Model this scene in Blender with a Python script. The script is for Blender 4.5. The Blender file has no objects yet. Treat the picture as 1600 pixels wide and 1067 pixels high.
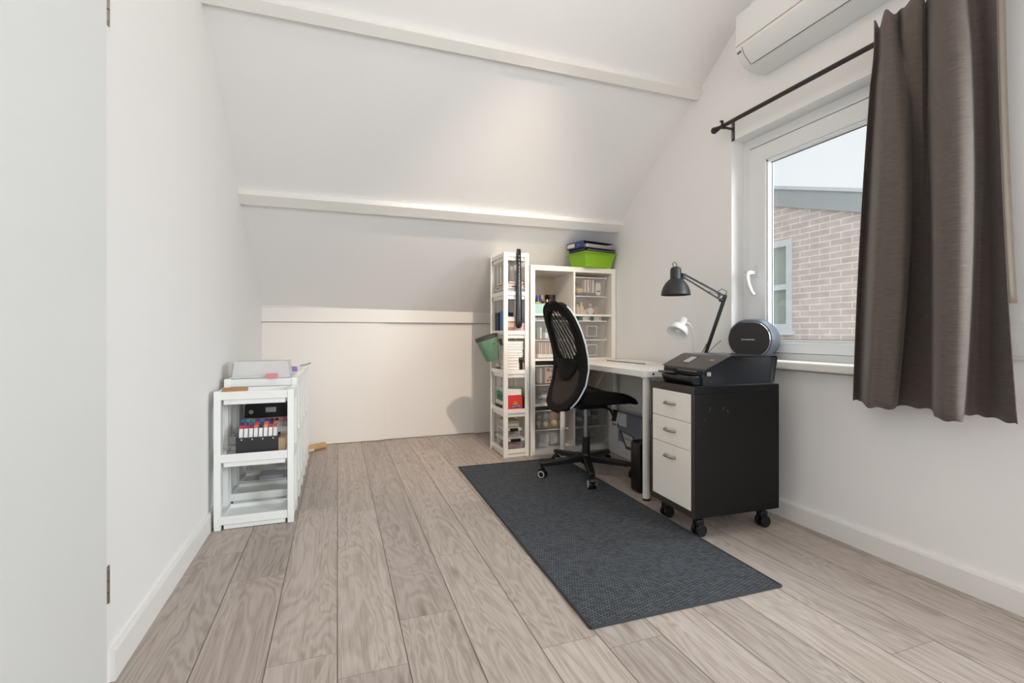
import bpy, math, random
from mathutils import Vector, Matrix
R = math.radians
rnd = random.Random(7)
sc = bpy.context.scene
col = sc.collection

# ------------------------------------------------------------------ materials
def lin(h):
    if isinstance(h, str):
        h = h.lstrip('#'); c = [int(h[i:i+2], 16)/255 for i in (0, 2, 4)]
    else: c = h
    return tuple((x/12.92 if x <= .04045 else ((x+.055)/1.055)**2.4) for x in c) + (1,)
class NT:
    def __init__(s, name):
        s.m = bpy.data.materials.new(name); s.m.use_nodes = True
        s.t = s.m.node_tree; s.n = s.t.nodes; s.l = s.t.links
        s.b = s.n['Principled BSDF']; s.out = s.n['Material Output']
    def new(s, typ, **k):
        n = s.n.new(typ)
        for a, v in k.items():
            if a in n.inputs: n.inputs[a].default_value = v
            else: setattr(n, a, v)
        return n
    def link(s, a, b): s.l.new(a, b)
    def math(s, op, a, b=None, c=None):
        n = s.n.new('ShaderNodeMath'); n.operation = op
        for i, x in enumerate((a, b, c)):
            if x is None: continue
            if isinstance(x, (int, float)): n.inputs[i].default_value = x
            else: s.link(x, n.inputs[i])
        return n.outputs[0]
    def mix(s, fac, a, b, typ='MIX'):
        n = s.n.new('ShaderNodeMix'); n.data_type = 'RGBA'; n.blend_type = typ
        for i, x in ((0, fac), (6, a), (7, b)):
            if isinstance(x, (int, float, tuple)): n.inputs[i].default_value = x
            else: s.link(x, n.inputs[i])
        return n.outputs[2]
    def ramp(s, fac, stops):
        n = s.n.new('ShaderNodeValToRGB'); e = n.color_ramp.elements
        while len(e) < len(stops): e.new(.5)
        for q, (p, c) in zip(e, stops): q.position = p; q.color = c
        s.link(fac, n.inputs[0]); return n.outputs[0]
    def coord(s, kind='Object', scale=None, rot=None):
        o = s.n.new('ShaderNodeTexCoord').outputs[kind]
        if scale or rot:
            mp = s.n.new('ShaderNodeMapping'); s.link(o, mp.inputs[0])
            if scale: mp.inputs['Scale'].default_value = scale
            if rot: mp.inputs['Rotation'].default_value = rot
            o = mp.outputs[0]
        return o
    def noise(s, vec, scale, detail=3, rough=.5, dist=0):
        n = s.n.new('ShaderNodeTexNoise'); s.link(vec, n.inputs['Vector'])
        n.inputs['Scale'].default_value = scale; n.inputs['Detail'].default_value = detail
        n.inputs['Roughness'].default_value = rough; n.inputs['Distortion'].default_value = dist
        return n.outputs[0]
    def bump(s, h, strength=.2, dist=.01):
        n = s.n.new('ShaderNodeBump'); n.inputs['Strength'].default_value = strength
        n.inputs['Distance'].default_value = dist
        s.link(h, n.inputs['Height']); s.link(n.outputs[0], s.b.inputs['Normal'])
    def base(s, c):
        if isinstance(c, tuple): s.b.inputs['Base Color'].default_value = c
        else: s.link(c, s.b.inputs['Base Color'])
    def rough(s, r): s.b.inputs['Roughness'].default_value = r

def plain(name, c, rough=.5, metal=0, var=.06, nscale=9, bump=0, bscale=200, spec=.5):
    """procedural paint / plastic: a faint noise over one colour, optional grain bump"""
    t = NT(name); c = lin(c)
    v = t.coord()
    n = t.noise(v, nscale, 3)
    d = tuple(x*(1-var) for x in c[:3]) + (1,); u = tuple(min(1, x*(1+var*.5)) for x in c[:3]) + (1,)
    t.base(t.mix(n, d, u)); t.rough(rough); t.b.inputs['Metallic'].default_value = metal
    t.b.inputs['Specular IOR Level'].default_value = spec
    if bump: t.bump(t.noise(v, bscale, 2), bump, .002)
    return t.m
_pc = {}
def pc(c, rough=.55, metal=0):
    k = (c, rough, metal)
    if k not in _pc: _pc[k] = plain('paint_'+c.strip('#'), c, rough, metal)
    return _pc[k]

def wood_floor():
    t = NT('oak_laminate'); v = t.coord()
    sx = t.new('ShaderNodeSeparateXYZ'); t.link(v, sx.inputs[0]); x, y = sx.outputs[0], sx.outputs[1]
    xs = t.math('DIVIDE', x, .193); xi = t.math('FLOOR', xs); fx = t.math('FRACT', xs)
    w1 = t.new('ShaderNodeTexWhiteNoise', noise_dimensions='1D'); t.link(xi, w1.inputs['W'])
    ys = t.math('ADD', t.math('DIVIDE', y, 1.29), t.math('MULTIPLY', w1.outputs[0], 5.0))
    yi = t.math('FLOOR', ys); fy = t.math('FRACT', ys)
    cb = t.new('ShaderNodeCombineXYZ'); t.link(xi, cb.inputs[0]); t.link(yi, cb.inputs[1])
    w2 = t.new('ShaderNodeTexWhiteNoise', noise_dimensions='3D'); t.link(cb.outputs[0], w2.inputs['Vector'])
    pid = w2.outputs[0]
    c2 = t.new('ShaderNodeCombineXYZ'); t.link(x, c2.inputs[0]); t.link(y, c2.inputs[1])
    t.link(t.math('MULTIPLY', pid, 40.0), c2.inputs[2])
    def mp(sc_):
        m = t.new('ShaderNodeMapping'); m.inputs['Scale'].default_value = sc_; t.link(c2.outputs[0], m.inputs[0]); return m.outputs[0]
    broad = t.noise(mp((7, 1.1, 1)), 1.0, 3, .55, .6)
    rings = t.math('SINE', t.math('MULTIPLY', broad, 95.0))
    rings = t.math('MULTIPLY', t.math('ADD', rings, 1.0), .5)
    fine = t.noise(mp((230, 5, 1)), 1.0, 5, .7, .2)
    streak = t.noise(mp((40, 1.1, 1)), 1.0, 5, .65, .5)
    vo = t.new('ShaderNodeTexVoronoi'); vo.inputs['Scale'].default_value = 1.0; t.link(mp((9, 1.9, 1)), vo.inputs['Vector'])
    kn = t.math('MULTIPLY', vo.outputs['Distance'], 1.0)
    knot = t.ramp(kn, [(0, (1, 1, 1, 1)), (.05, (.75, .75, .75, 1)), (.13, (0, 0, 0, 1))])
    g = t.math('ADD', t.math('MULTIPLY', streak, .42), t.math('MULTIPLY', fine, .44))
    g = t.math('ADD', g, t.math('MULTIPLY', rings, .14))
    c = t.ramp(g, [(.30, lin('#8d7e74')), (.46, lin('#a99c92')), (.58, lin('#b6aaa1')), (.75, lin('#c2b8b0'))])
    c = t.mix(t.math('MULTIPLY', knot, .55), c, lin('#6b594c'))
    tone = t.math('ADD', t.math('MULTIPLY', pid, .22), .87)
    tn = t.new('ShaderNodeCombineColor')
    for i in range(3): t.link(tone, tn.inputs[i])
    c = t.mix(1.0, c, tn.outputs[0], 'MULTIPLY')
    ex = t.math('MINIMUM', fx, t.math('SUBTRACT', 1.0, fx))
    ey = t.math('MINIMUM', fy, t.math('SUBTRACT', 1.0, fy))
    sm = t.math('MAXIMUM', t.math('LESS_THAN', ex, .0085), t.math('MULTIPLY', t.math('LESS_THAN', ey, .0009), .55))
    c = t.mix(t.math('MULTIPLY', sm, .85), c, lin('#3b312b'))
    t.base(c)
    rr = t.math('ADD', t.math('MULTIPLY', fine, .16), .36); t.link(rr, t.b.inputs['Roughness'])
    t.bump(t.math('SUBTRACT', t.math('MULTIPLY', fine, .35), sm), .12, .003)
    return t.m

def rug_mat():
    t = NT('charcoal_flatweave')
    v = t.coord('Object', rot=(0, 0, R(24)))
    br = t.new('ShaderNodeTexBrick'); t.link(v, br.inputs['Vector'])
    br.offset = .5; br.inputs['Scale'].default_value = 1
    br.inputs['Brick Width'].default_value = .020; br.inputs['Row Height'].default_value = .0085
    br.inputs['Mortar Size'].default_value = .0023; br.inputs['Mortar Smooth'].default_value = .6; br.inputs['Bias'].default_value = -.1
    br.inputs['Color1'].default_value = lin('#71777f'); br.inputs['Color2'].default_value = lin('#4c5056'); br.inputs['Mortar'].default_value = lin('#0a0b0d')
    n = t.noise(t.coord(), 260, 2)
    f = t.ramp(n, [(.3, (.5, .5, .51, 1)), (.7, (1.0, 1.0, 1.0, 1))])
    t.base(t.mix(1.0, br.outputs['Color'], f, 'MULTIPLY')); t.rough(.9)
    h = t.math('ADD', t.math('SUBTRACT', 1.0, br.outputs['Fac']), t.math('MULTIPLY', n, .4))
    t.bump(h, .7, .003); return t.m

def fabric(name, a, b, sc_=(60, 900, 900), rough=.9, bump=.15, sheen=.15, spec=.5):
    t = NT(name); v = t.coord()
    m = t.new('ShaderNodeMapping'); m.inputs['Scale'].default_value = sc_; t.link(v, m.inputs[0])
    n = t.noise(m.outputs[0], 1, 3, .6); n2 = t.noise(v, 700, 1)
    k = t.math('ADD', t.math('MULTIPLY', n, .7), t.math('MULTIPLY', n2, .3))
    t.base(t.ramp(k, [(.35, lin(a)), (.65, lin(b))])); t.rough(rough)
    t.b.inputs['Sheen Weight'].default_value = sheen; t.b.inputs['Specular IOR Level'].default_value = spec
    t.bump(k, bump, .002); return t.m

def clear_plastic(name, fac=.22, tint=(.93, .93, .92, 1), rough=.12):
    t = NT(name); t.base(t.mix(t.noise(t.coord(), 30, 2), tint, (.85, .85, .85, 1))); t.rough(rough)
    tr = t.new('ShaderNodeBsdfTransparent'); tr.inputs[0].default_value = (.97, .97, .965, 1)
    mx = t.new('ShaderNodeMixShader'); mx.inputs[0].default_value = fac
    t.link(tr.outputs[0], mx.inputs[1]); t.link(t.b.outputs[0], mx.inputs[2]); t.link(mx.outputs[0], t.out.inputs[0])
    return t.m

def pane_mat():
    t = NT('window_glass'); t.base((.9, .92, .94, 1)); t.rough(.02)
    g = t.new('ShaderNodeBsdfGlossy'); g.inputs['Roughness'].default_value = .02
    tr = t.new('ShaderNodeBsdfTransparent'); tr.inputs[0].default_value = (.97, .985, .98, 1)
    fr = t.new('ShaderNodeFresnel'); ge = t.new('ShaderNodeNewGeometry')   # same reflectance at both faces of the thin pane
    t.link(t.math('SUBTRACT', 1.45, t.math('MULTIPLY', ge.outputs['Backfacing'], .7603)), fr.inputs[0])
    nz = t.noise(t.coord(), 4, 2)
    mx = t.new('ShaderNodeMixShader'); t.link(t.math('MULTIPLY', fr.outputs[0], t.math('ADD', t.math('MULTIPLY', nz, .1), .95)), mx.inputs[0])
    t.link(tr.outputs[0], mx.inputs[1]); t.link(g.outputs[0], mx.inputs[2]); t.link(mx.outputs[0], t.out.inputs[0])
    return t.m

def mesh_mat():
    """black chair netting: open between diagonal ripples"""
    t = NT('chair_netting'); t.base(lin('#141312')); t.rough(.75)
    v = t.coord('Object', scale=(1, 1, 1), rot=(R(120), 0, 0))
    w = t.new('ShaderNodeTexWave', bands_direction='Z'); t.link(v, w.inputs['Vector'])
    w.inputs['Scale'].default_value = 8; w.inputs['Distortion'].default_value = 3.0; w.inputs['Detail'].default_value = 2
    w.inputs['Detail Scale'].default_value = 2.2
    f = t.ramp(w.outputs['Color'], [(.25, (1, 1, 1, 1)), (.5, (.95, .95, .95, 1)), (.9, (.62, .62, .62, 1))])
    tr = t.new('ShaderNodeBsdfTransparent')
    mx = t.new('ShaderNodeMixShader'); t.link(f, mx.inputs[0])
    t.link(tr.outputs[0], mx.inputs[1]); t.link(t.b.outputs[0], mx.inputs[2]); t.link(mx.outputs[0], t.out.inputs[0])
    return t.m

def brick_mat():
    t = NT('hazed_red_brick')
    v = t.coord('Object', rot=(0, 0, 0))
    sx = t.new('ShaderNodeSeparateXYZ'); t.link(v, sx.inputs[0]); cb = t.new('ShaderNodeCombineXYZ')
    t.link(sx.outputs[1], cb.inputs[0]); t.link(sx.outputs[2], cb.inputs[1])
    br = t.new('ShaderNodeTexBrick'); t.link(cb.outputs[0], br.inputs['Vector']); br.offset = .5
    br.inputs['Scale'].default_value = 1; br.inputs['Brick Width'].default_value = .22; br.inputs['Row Height'].default_value = .0625
    br.inputs['Mortar Size'].default_value = .006; br.inputs['Mortar Smooth'].default_value = .2
    br.inputs['Color1'].default_value = lin('#b3a6a0'); br.inputs['Color2'].default_value = lin('#a99c96'); br.inputs['Mortar'].default_value = lin('#c6c3bd')  # low contrast puts the bright haze of the view into the brick colours
    n = t.noise(v, 9, 4)
    t.base(t.mix(1.0, br.outputs['Color'], t.ramp(n, [(.3, (.86, .86, .86, 1)), (.7, (1.05, 1.04, 1.03, 1))]), 'MULTIPLY'))
    t.rough(.9); t.bump(t.math('SUBTRACT', 1.0, br.outputs['Fac']), .5, .006); return t.m

def emit(name, c, s):
    t = NT(name); t.b.inputs['Emission Color'].default_value = c; t.b.inputs['Emission Strength'].default_value = s
    t.base((1, 1, 1, 1)); return t.m

M = dict(
    wall=plain('white_wall_paint', '#f3f2f1', .85, var=.015, nscale=3, bump=.05, bscale=350),
    ceil=plain('white_ceiling_paint', '#f2f1f0', .85, var=.015, nscale=2, bump=.04, bscale=300),
    cream=plain('cream_panel_paint', '#efebe6', .5, var=.02, nscale=3),
    trim=plain('white_trim_gloss', '#f0eee9', .38, var=.02),
    base=plain('baseboard_white', '#eceae7', .6, var=.02),
    upvc=plain('window_white', '#e9ebec', .3, var=.015),
    floor=wood_floor(), rug=rug_mat(),
    rugedge=plain('rug_binding', '#34373b', .9, bump=.3, bscale=500),
    white=plain('white_plastic', '#eef0ee', .35, var=.02),
    shelfw=plain('white_melamine', '#efebe4', .4, var=.02),
    desk=plain('white_desk_foil', '#f1efec', .32, var=.015),
    legw=plain('white_steel', '#eceae6', .3, var=.02),
    black=plain('black_plastic', '#0e0d0d', .42, var=.15, spec=.4),
    blackgl=plain('glossy_black_plastic', '#15151a', .18, var=.1),
    greyblk=plain('satin_dark_grey', '#292d32', .26, var=.1, spec=.6),
    brownblk=plain('black_brown_foil', '#0b0a09', .48, var=.25, nscale=30, bump=.08, bscale=90, spec=.25),
    brownedge=plain('dark_brown_edge', '#3a322d', .5, var=.15, nscale=30),
    front=plain('drawer_front_white', '#f1ede4', .4, var=.015),
    steel=plain('brushed_steel', '#9a958c', .3, 1, var=.1, nscale=60),
    chrome=plain('chrome', '#cfd2d6', .15, 1, var=.03),
    silver=plain('grey_tube', '#8d8f92', .35, .8, var=.05),
    seat=fabric('black_seat_cloth', '#060606', '#12100f', (300, 300, 300), .95, .2, 0, .2),
    backf=fabric('black_back_cloth', '#080707', '#151210', (300, 300, 300), .92, .2, 0, .25), backlow=fabric('brown_black_back_net', '#26211e', '#3d3631', (500, 500, 500), .9, .25, 0, .25),
    net=mesh_mat(), rimlit=plain('window_lit_rim', '#b9c3cf', .4),  # window light on the chair rim is put into its pale colour
    curtain=fabric('taupe_linen', '#4e4642', '#6f645e', (25, 25, 700), .92, .25),
    rod=plain('rod_black', '#33302e', .45, .3, var=.1),
    clear=clear_plastic('clear_box_plastic', .11), clearrim=clear_plastic('clear_rim_plastic', .55, (.95, .95, .93, 1), .3),
    frost=clear_plastic('frosted_box_plastic', .42, (.95, .95, .94, 1), .35),
    glass=pane_mat(), brick=brick_mat(),
    fascia=plain('pale_fascia', '#8b8f90', .6), nbframe=plain('neighbour_window_frame', '#b3b6b7', .5), rooft=plain('roof_edge_grey', '#a7abad', .7),
    netcur=plain('net_curtain', '#8f978f', .9, var=.12, nscale=14),
    green=plain('bin_green', '#6f9378', .42, var=.06), lime=plain('lime_plastic', '#86b81a', .4, var=.05),
    binlid=plain('bin_rim_grey', '#47413f', .45), bininside=plain('bin_inside', '#3b3635', .6),
    lampblk=plain('lamp_black', '#26272a', .45, var=.1), lampwht=plain('lamp_white', '#f1f0ee', .35, var=.02),
    spk=fabric('speaker_cloth', '#2a2828', '#3b3838', (500, 500, 500), .8, .15), spkbody=plain('speaker_body', '#4a525c', .5, var=.08),
    wood=plain('bare_wood', '#c69d6d', .6, var=.18, nscale=25), tan=plain('tan_leather', '#b47f52', .6, var=.1),
    acw=plain('ac_plastic', '#e7e9e8', .3, var=.015), acdark=plain('ac_gap', '#3c3b39', .5),
    ground=plain('outside_paving', '#a9a6a0', .9), paper=plain('paper', '#ece8e2', .8, var=.03),
)

# ------------------------------------------------------------------ mesh builder
class MB:
    def __init__(s): s.v = []; s.f = []; s.T = None
    def add(s, vs, fs):
        b = len(s.v)
        s.v += [tuple(s.T @ Vector(p)) if s.T else tuple(p) for p in vs]
        s.f += [tuple(i+b for i in q) for q in fs]; return s
    def box(s, x0, y0, z0, x1, y1, z1):
        return s.add([(x0,y0,z0),(x1,y0,z0),(x1,y1,z0),(x0,y1,z0),(x0,y0,z1),(x1,y0,z1),(x1,y1,z1),(x0,y1,z1)],
                     [(0,3,2,1),(4,5,6,7),(0,1,5,4),(1,2,6,5),(2,3,7,6),(3,0,4,7)])
    def cbox(s, c, d): return s.box(c[0]-d[0]/2, c[1]-d[1]/2, c[2]-d[2]/2, c[0]+d[0]/2, c[1]+d[1]/2, c[2]+d[2]/2)
    def frus(s, b, t, z0, z1):
        """b, t = (x0,y0,x1,y1) bottom and top rectangles"""
        return s.add([(b[0],b[1],z0),(b[2],b[1],z0),(b[2],b[3],z0),(b[0],b[3],z0),(t[0],t[1],z1),(t[2],t[1],z1),(t[2],t[3],z1),(t[0],t[3],z1)],
                     [(0,3,2,1),(4,5,6,7),(0,1,5,4),(1,2,6,5),(2,3,7,6),(3,0,4,7)])
    def tub(s, b, t, z0, z1, w):
        """open-topped tapered box with wall thickness w"""
        bi = (b[0]+w,b[1]+w,b[2]-w,b[3]-w); ti = (t[0]+w,t[1]+w,t[2]-w,t[3]-w)
        q = lambda r, z: [(r[0],r[1],z),(r[2],r[1],z),(r[2],r[3],z),(r[0],r[3],z)]
        vs = q(b,z0)+q(t,z1)+q(ti,z1)+q(bi,z0+w)
        fs = [(0,3,2,1),(12,13,14,15)]
        for i in range(4):
            j = (i+1) % 4
            fs += [(i,j,4+j,4+i),(4+i,4+j,8+j,8+i),(8+i,8+j,12+j,12+i)]
        return s.add(vs, fs)
    def ring(s, o, i, z0, z1):
        """rectangular frame lying flat: outer o, inner i"""
        q = lambda r, z: [(r[0],r[1],z),(r[2],r[1],z),(r[2],r[3],z),(r[0],r[3],z)]
        vs = q(o,z0)+q(o,z1)+q(i,z1)+q(i,z0); fs = []
        for a in range(4):
            b = (a+1) % 4
            fs += [(a,b,4+b,4+a),(4+a,4+b,8+b,8+a),(8+a,8+b,12+b,12+a),(12+a,12+b,b,a)]
        return s.add(vs, fs)
    def tube(s, pts, r, n=10, cap=True, up=None):
        pts = [Vector(p) for p in pts]; rs = r if isinstance(r, (list, tuple)) else [r]*len(pts)
        vs, fs = [], []; prev = None
        for i, p in enumerate(pts):
            d = (pts[min(i+1, len(pts)-1)]-pts[max(i-1, 0)]).normalized()
            if prev is None:
                a = Vector(up) if up else (Vector((0,0,1)) if abs(d.z) < .9 else Vector((1,0,0)))
                a = (a-d*a.dot(d)).normalized()
            else: a = (prev-d*prev.dot(d)).normalized()
            prev = a; b = d.cross(a)
            for k in range(n):
                t = 2*math.pi*k/n; vs.append(p+(a*math.cos(t)+b*math.sin(t))*rs[i])
        for i in range(len(pts)-1):
            for k in range(n):
                k2 = (k+1) % n; fs.append((i*n+k, i*n+k2, (i+1)*n+k2, (i+1)*n+k))
        if cap: fs += [tuple(range(n-1, -1, -1)), tuple(range((len(pts)-1)*n, len(pts)*n))]
        return s.add(vs, fs)
    def bar(s, p0, p1, w, h, up=(0,0,1), w1=None, h1=None):
        p0, p1 = Vector(p0), Vector(p1); d = (p1-p0).normalized(); u = Vector(up); u = (u-d*u.dot(d)).normalized(); e = d.cross(u)
        w1 = w1 or w; h1 = h1 or h; vs = []
        for p, a, b in ((p0, w, h), (p1, w1, h1)):
            vs += [p-e*a/2-u*b/2, p+e*a/2-u*b/2, p+e*a/2+u*b/2, p-e*a/2+u*b/2]
        return s.add(vs, [(0,1,2,3),(7,6,5,4),(0,4,5,1),(1,5,6,2),(2,6,7,3),(3,7,4,0)])
    def lathe(s, prof, n=24, mat=None, sx=1, sy=1):
        vs, fs = [], []; m = len(prof)
        for k in range(n):
            t = 2*math.pi*k/n
            for r, z in prof:
                p = Vector((r*math.cos(t)*sx, r*math.sin(t)*sy, z)); vs.append(mat @ p if mat else p)
        for k in range(n):
            k2 = (k+1) % n
            for i in range(m-1): fs.append((k*m+i, k2*m+i, k2*m+i+1, k*m+i+1))
        return s.add(vs, fs)
    def prism(s, poly, a, b, axis='y'):
        """poly of 2-D points extruded along axis from a to b"""
        n = len(poly)
        mk = {'y': lambda p, t: (p[0], t, p[1]), 'x': lambda p, t: (t, p[0], p[1]), 'z': lambda p, t: (p[0], p[1], t)}[axis]
        vs = [mk(p, a) for p in poly]+[mk(p, b) for p in poly]
        fs = [tuple(range(n)), tuple(range(2*n-1, n-1, -1))]
        fs += [(i, i+n, (i+1) % n+n, (i+1) % n) for i in range(n)]
        return s.add(vs, fs)
    def ball(s, c, r, n=14, sc_=(1,1,1)):
        prof = [(max(1e-4, r*math.sin(math.pi*i/8)), -r*math.cos(math.pi*i/8)) for i in range(9)]
        return s.lathe(prof, n, Matrix.Translation(Vector(c)) @ Matrix.Diagonal((*sc_, 1)))
    def grid(s, rows, closed=False):
        m = len(rows[0]); vs = [p for r in rows for p in r]; fs = []
        for i in range(len(rows)-1):
            for j in range(m if closed else m-1):
                k = (j+1) % m; fs.append((i*m+j, i*m+k, (i+1)*m+k, (i+1)*m+j))
        return s.add(vs, fs)
    def build(s, name, mat, parent=None, bev=0, smooth=True, solid=0, sub=0, label=None, seg=2):
        me = bpy.data.meshes.new(name); me.from_pydata(s.v, [], s.f); me.update()
        import bmesh
        bm = bmesh.new(); bm.from_mesh(me); bmesh.ops.recalc_face_normals(bm, faces=bm.faces); bm.to_mesh(me); bm.free()
        if smooth:
            me.polygons.foreach_set('use_smooth', [True]*len(me.polygons)); me.set_sharp_from_angle(angle=R(38))
        me.materials.append(M[mat] if isinstance(mat, str) and mat in M else (pc(mat) if isinstance(mat, str) else mat))
        o = bpy.data.objects.new(name, me); col.objects.link(o)
        if parent: o.parent = parent
        if solid: m = o.modifiers.new('thickness', 'SOLIDIFY'); m.thickness = solid; m.offset = 0
        if sub: m = o.modifiers.new('smooth', 'SUBSURF'); m.levels = m.render_levels = sub
        if bev:
            m = o.modifiers.new('bevel', 'BEVEL'); m.width = bev; m.segments = seg; m.limit_method = 'ANGLE'; m.angle_limit = R(40)
        if label: o['label'] = label
        return o
def rr(x0, y0, x1, y1, r, n=5):
    """rounded rectangle outline"""
    p = []
    for cx, cy, a in ((x1-r,y1-r,0),(x0+r,y1-r,90),(x0+r,y0+r,180),(x1-r,y0+r,270)):
        for k in range(n+1):
            t = R(a+90*k/n); p.append((cx+r*math.cos(t), cy+r*math.sin(t)))
    return p
def tag(o, label, cat, group=None):
    o['label'] = label; o['category'] = cat
    if group: o['group'] = group
    return o
def thing(name, label, cat, loc=(0,0,0), rz=0, group=None):
    o = bpy.data.objects.new(name, None); o.empty_display_size = .05; col.objects.link(o)
    o.location = loc; o.rotation_euler = (0, 0, R(rz)); return tag(o, label, cat, group)
def struct(o, kind='structure'): o['kind'] = kind; return o
def copy_tree(o, parent=None, label=None, loc=None, rz=None):
    c = o.copy(); col.objects.link(c); c.parent = parent
    if label: c['label'] = label
    if loc: c.location = loc
    if rz is not None: c.rotation_euler.z = R(rz)
    for ch in list(o.children): copy_tree(ch, c)
    return c
def put(mb, name, mat, label, cat, loc=(0,0,0), rz=0, group=None, **k):
    o = mb.build(name, mat, **k); o.location = loc; o.rotation_euler = (0, 0, R(rz)); return tag(o, label, cat, group)
def text(name, s, size, mat, parent, loc, rot, ext=.0005):
    c = bpy.data.curves.new(name, 'FONT'); c.body = s; c.size = size; c.extrude = ext; c.align_x = 'CENTER'; c.align_y = 'CENTER'
    o = bpy.data.objects.new(name, c); col.objects.link(o)
    dg = bpy.context.evaluated_depsgraph_get(); dg.update()
    me = bpy.data.meshes.new_from_object(o.evaluated_get(dg)); col.objects.unlink(o); bpy.data.objects.remove(o)
    me.materials.clear(); me.materials.append(M[mat] if mat in M else pc(mat))
    o = bpy.data.objects.new(name, me); col.objects.link(o); o.parent = parent; o.location = loc; o.rotation_euler = rot
    return o

# ------------------------------------------------------------------ the room
XL, XR, YB = -.585, 2.18, 4.40
slope = lambda y, x=0: 4.326-.72*y-.015*x
struct(MB().box(-.9, -1.6, -.12, 2.34, 4.75, 0).build('floor', 'floor', smooth=False))
w = MB()                                                       # left wall with the door opening
w.box(-.72, 1.59, 0, XL, 4.7, 3.25).box(-.72, -1.6, 0, XL, .74, 3.25).box(-.72, .74, 2.06, XL, 1.59, 3.25)
struct(w.build('wall_left', 'wall', smooth=False))
w = MB(); X2 = 2.34                                            # window wall: the visible opening and one added for fill light
wy0, wy1, wz0, wz1 = 1.02, 2.212, .805, 2.081
vy0, vy1, vz0, vz1 = -.95, .60, .55, 2.15
w.box(XR, wy1, 0, X2, 4.75, 3.25).box(XR, wy0, 0, X2, wy1, wz0-.045).box(XR, wy0, wz1, X2, wy1, 3.25)
w.box(XR, vy1, 0, X2, wy0, 3.25).box(XR, vy0, 0, X2, vy1, vz0).box(XR, vy0, vz1, X2, vy1, 3.25).box(XR, -1.6, 0, X2, vy0, 3.25)
struct(w.build('wall_right', 'wall', smooth=False))
fx0, fx1, fz0, fz1 = .05, 1.95, .65, 2.25  # opening added behind the camera for frontal fill
struct(MB().box(-.72,-1.66,0,fx0,-1.5,3.25).box(fx1,-1.66,0,2.34,-1.5,3.25).box(fx0,-1.66,0,fx1,-1.5,fz0).box(fx0,-1.66,fz1,fx1,-1.5,3.25).build('wall_front', 'wall', smooth=False))
struct(MB().box(-.72, 4.46, 0, 2.34, 4.75, 1.3).build('wall_back', 'cream', smooth=False))
c = MB()
yk, yt = 4.50, 1.75
c.add([(x, y, slope(y, x)+dz) for dz in (0, .14) for y in (yk, yt) for x in (-.72, 2.34)],
      [(0,1,3,2),(4,6,7,5),(0,4,5,1),(2,3,7,6),(0,2,6,4),(1,5,7,3)])
zt = slope(yt)
c.add([(x, y, z) for z in (zt, zt+.14) for y in (-1.7, yt) for x in (-.72, 2.34)],
      [(0,1,3,2),(4,6,7,5),(0,4,5,1),(2,3,7,6),(0,2,6,4),(1,5,7,3)])
struct(c.build('ceiling', 'ceil', smooth=False))
def batten(name, yl, yr, wid, p):
    nrm = Vector((.015, .72, 1)).normalized(); dn = Vector((0, 1, -.72)).normalized()
    a = Vector((XL, yl, slope(yl, XL))); b = Vector((XR, yr, slope(yr, XR)))
    vs = []
    for q in (a, b): vs += [q+nrm*.02, q+dn*wid+nrm*.02, q+dn*wid-nrm*p, q-nrm*p]
    struct(MB().add(vs, [(0,1,2,3),(7,6,5,4),(0,4,5,1),(1,5,6,2),(2,6,7,3),(3,7,4,0)]).build(name, 'trim', bev=.002))
batten('trim_1', 3.433, 3.372, .085, .046); batten('trim_2', 2.512, 2.466, .062, .04)
# knee wall: rail and three sliding panels
struct(MB().box(XL, 4.385, 1.048, XR, 4.46, 1.172).box(XL, 4.377, 1.172, XR, 4.47, 1.20).build('trim_3', 'cream', bev=.0015))
struct(MB().box(XL+.001, 4.40, .004, .392, 4.418, 1.044).build('door_2', 'cream', bev=.001))
struct(MB().box(.375, 4.424, .004, 1.226, 4.441, 1.044).build('door_3', 'cream', bev=.001))
struct(MB().box(1.216, 4.40, .004, XR, 4.418, 1.044).build('door_4', 'cream', bev=.001))
def skirt(name, x0, x1, y0, y1, s):
    h = .09; b = .012
    poly = [(x0, 0), (x1, 0), (x1, h-.004) if s < 0 else (x1, h), (x1-b*.0, h)] if 0 else None
    if s > 0: pl = [(x0,0),(x1,0),(x1,h-.01),(x1-.004,h),(x0,h)]
    else: pl = [(x0,0),(x1,0),(x1,h),(x0+.004,h),(x0,h-.01)]
    struct(MB().prism(pl, y0, y1, 'y').build(name, 'base', smooth=False))
skirt('baseboard_left', XL-.004, XL+.014, 1.605, 4.395, 1); skirt('baseboard_right', XR-.018, XR+.004, -1.5, 4.395, -1)
# closed door at the left, its two hinges
d = MB().box(-.625, .745, .006, -.574, 1.562, 2.05).build('door_1', plain('door_paint', '#e6e8e8', .4, var=.012), bev=.0015); struct(d)
for z in (.277, 1.83):
    h = MB().box(XL, 1.563, z-.045, XL+.003, 1.602, z+.045)
    for k in range(3): h.tube([(XL+.006, 1.572, z-.045+k*.031), (XL+.006, 1.572, z-.017+k*.031)], .0075, 12)
    h.build('hinge', 'steel', d)
d2 = MB().lathe([(.026,0),(.026,.008),(.009,.012),(.009,.045)], 20, Matrix.Translation((-.574, .82, 1.03)) @ Matrix.Rotation(R(90), 4, 'Y'))
d2.tube([(-.532, .815, 1.03), (-.532, .935, 1.03)], .009, 12).build('door_handle', 'steel', d)

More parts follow.
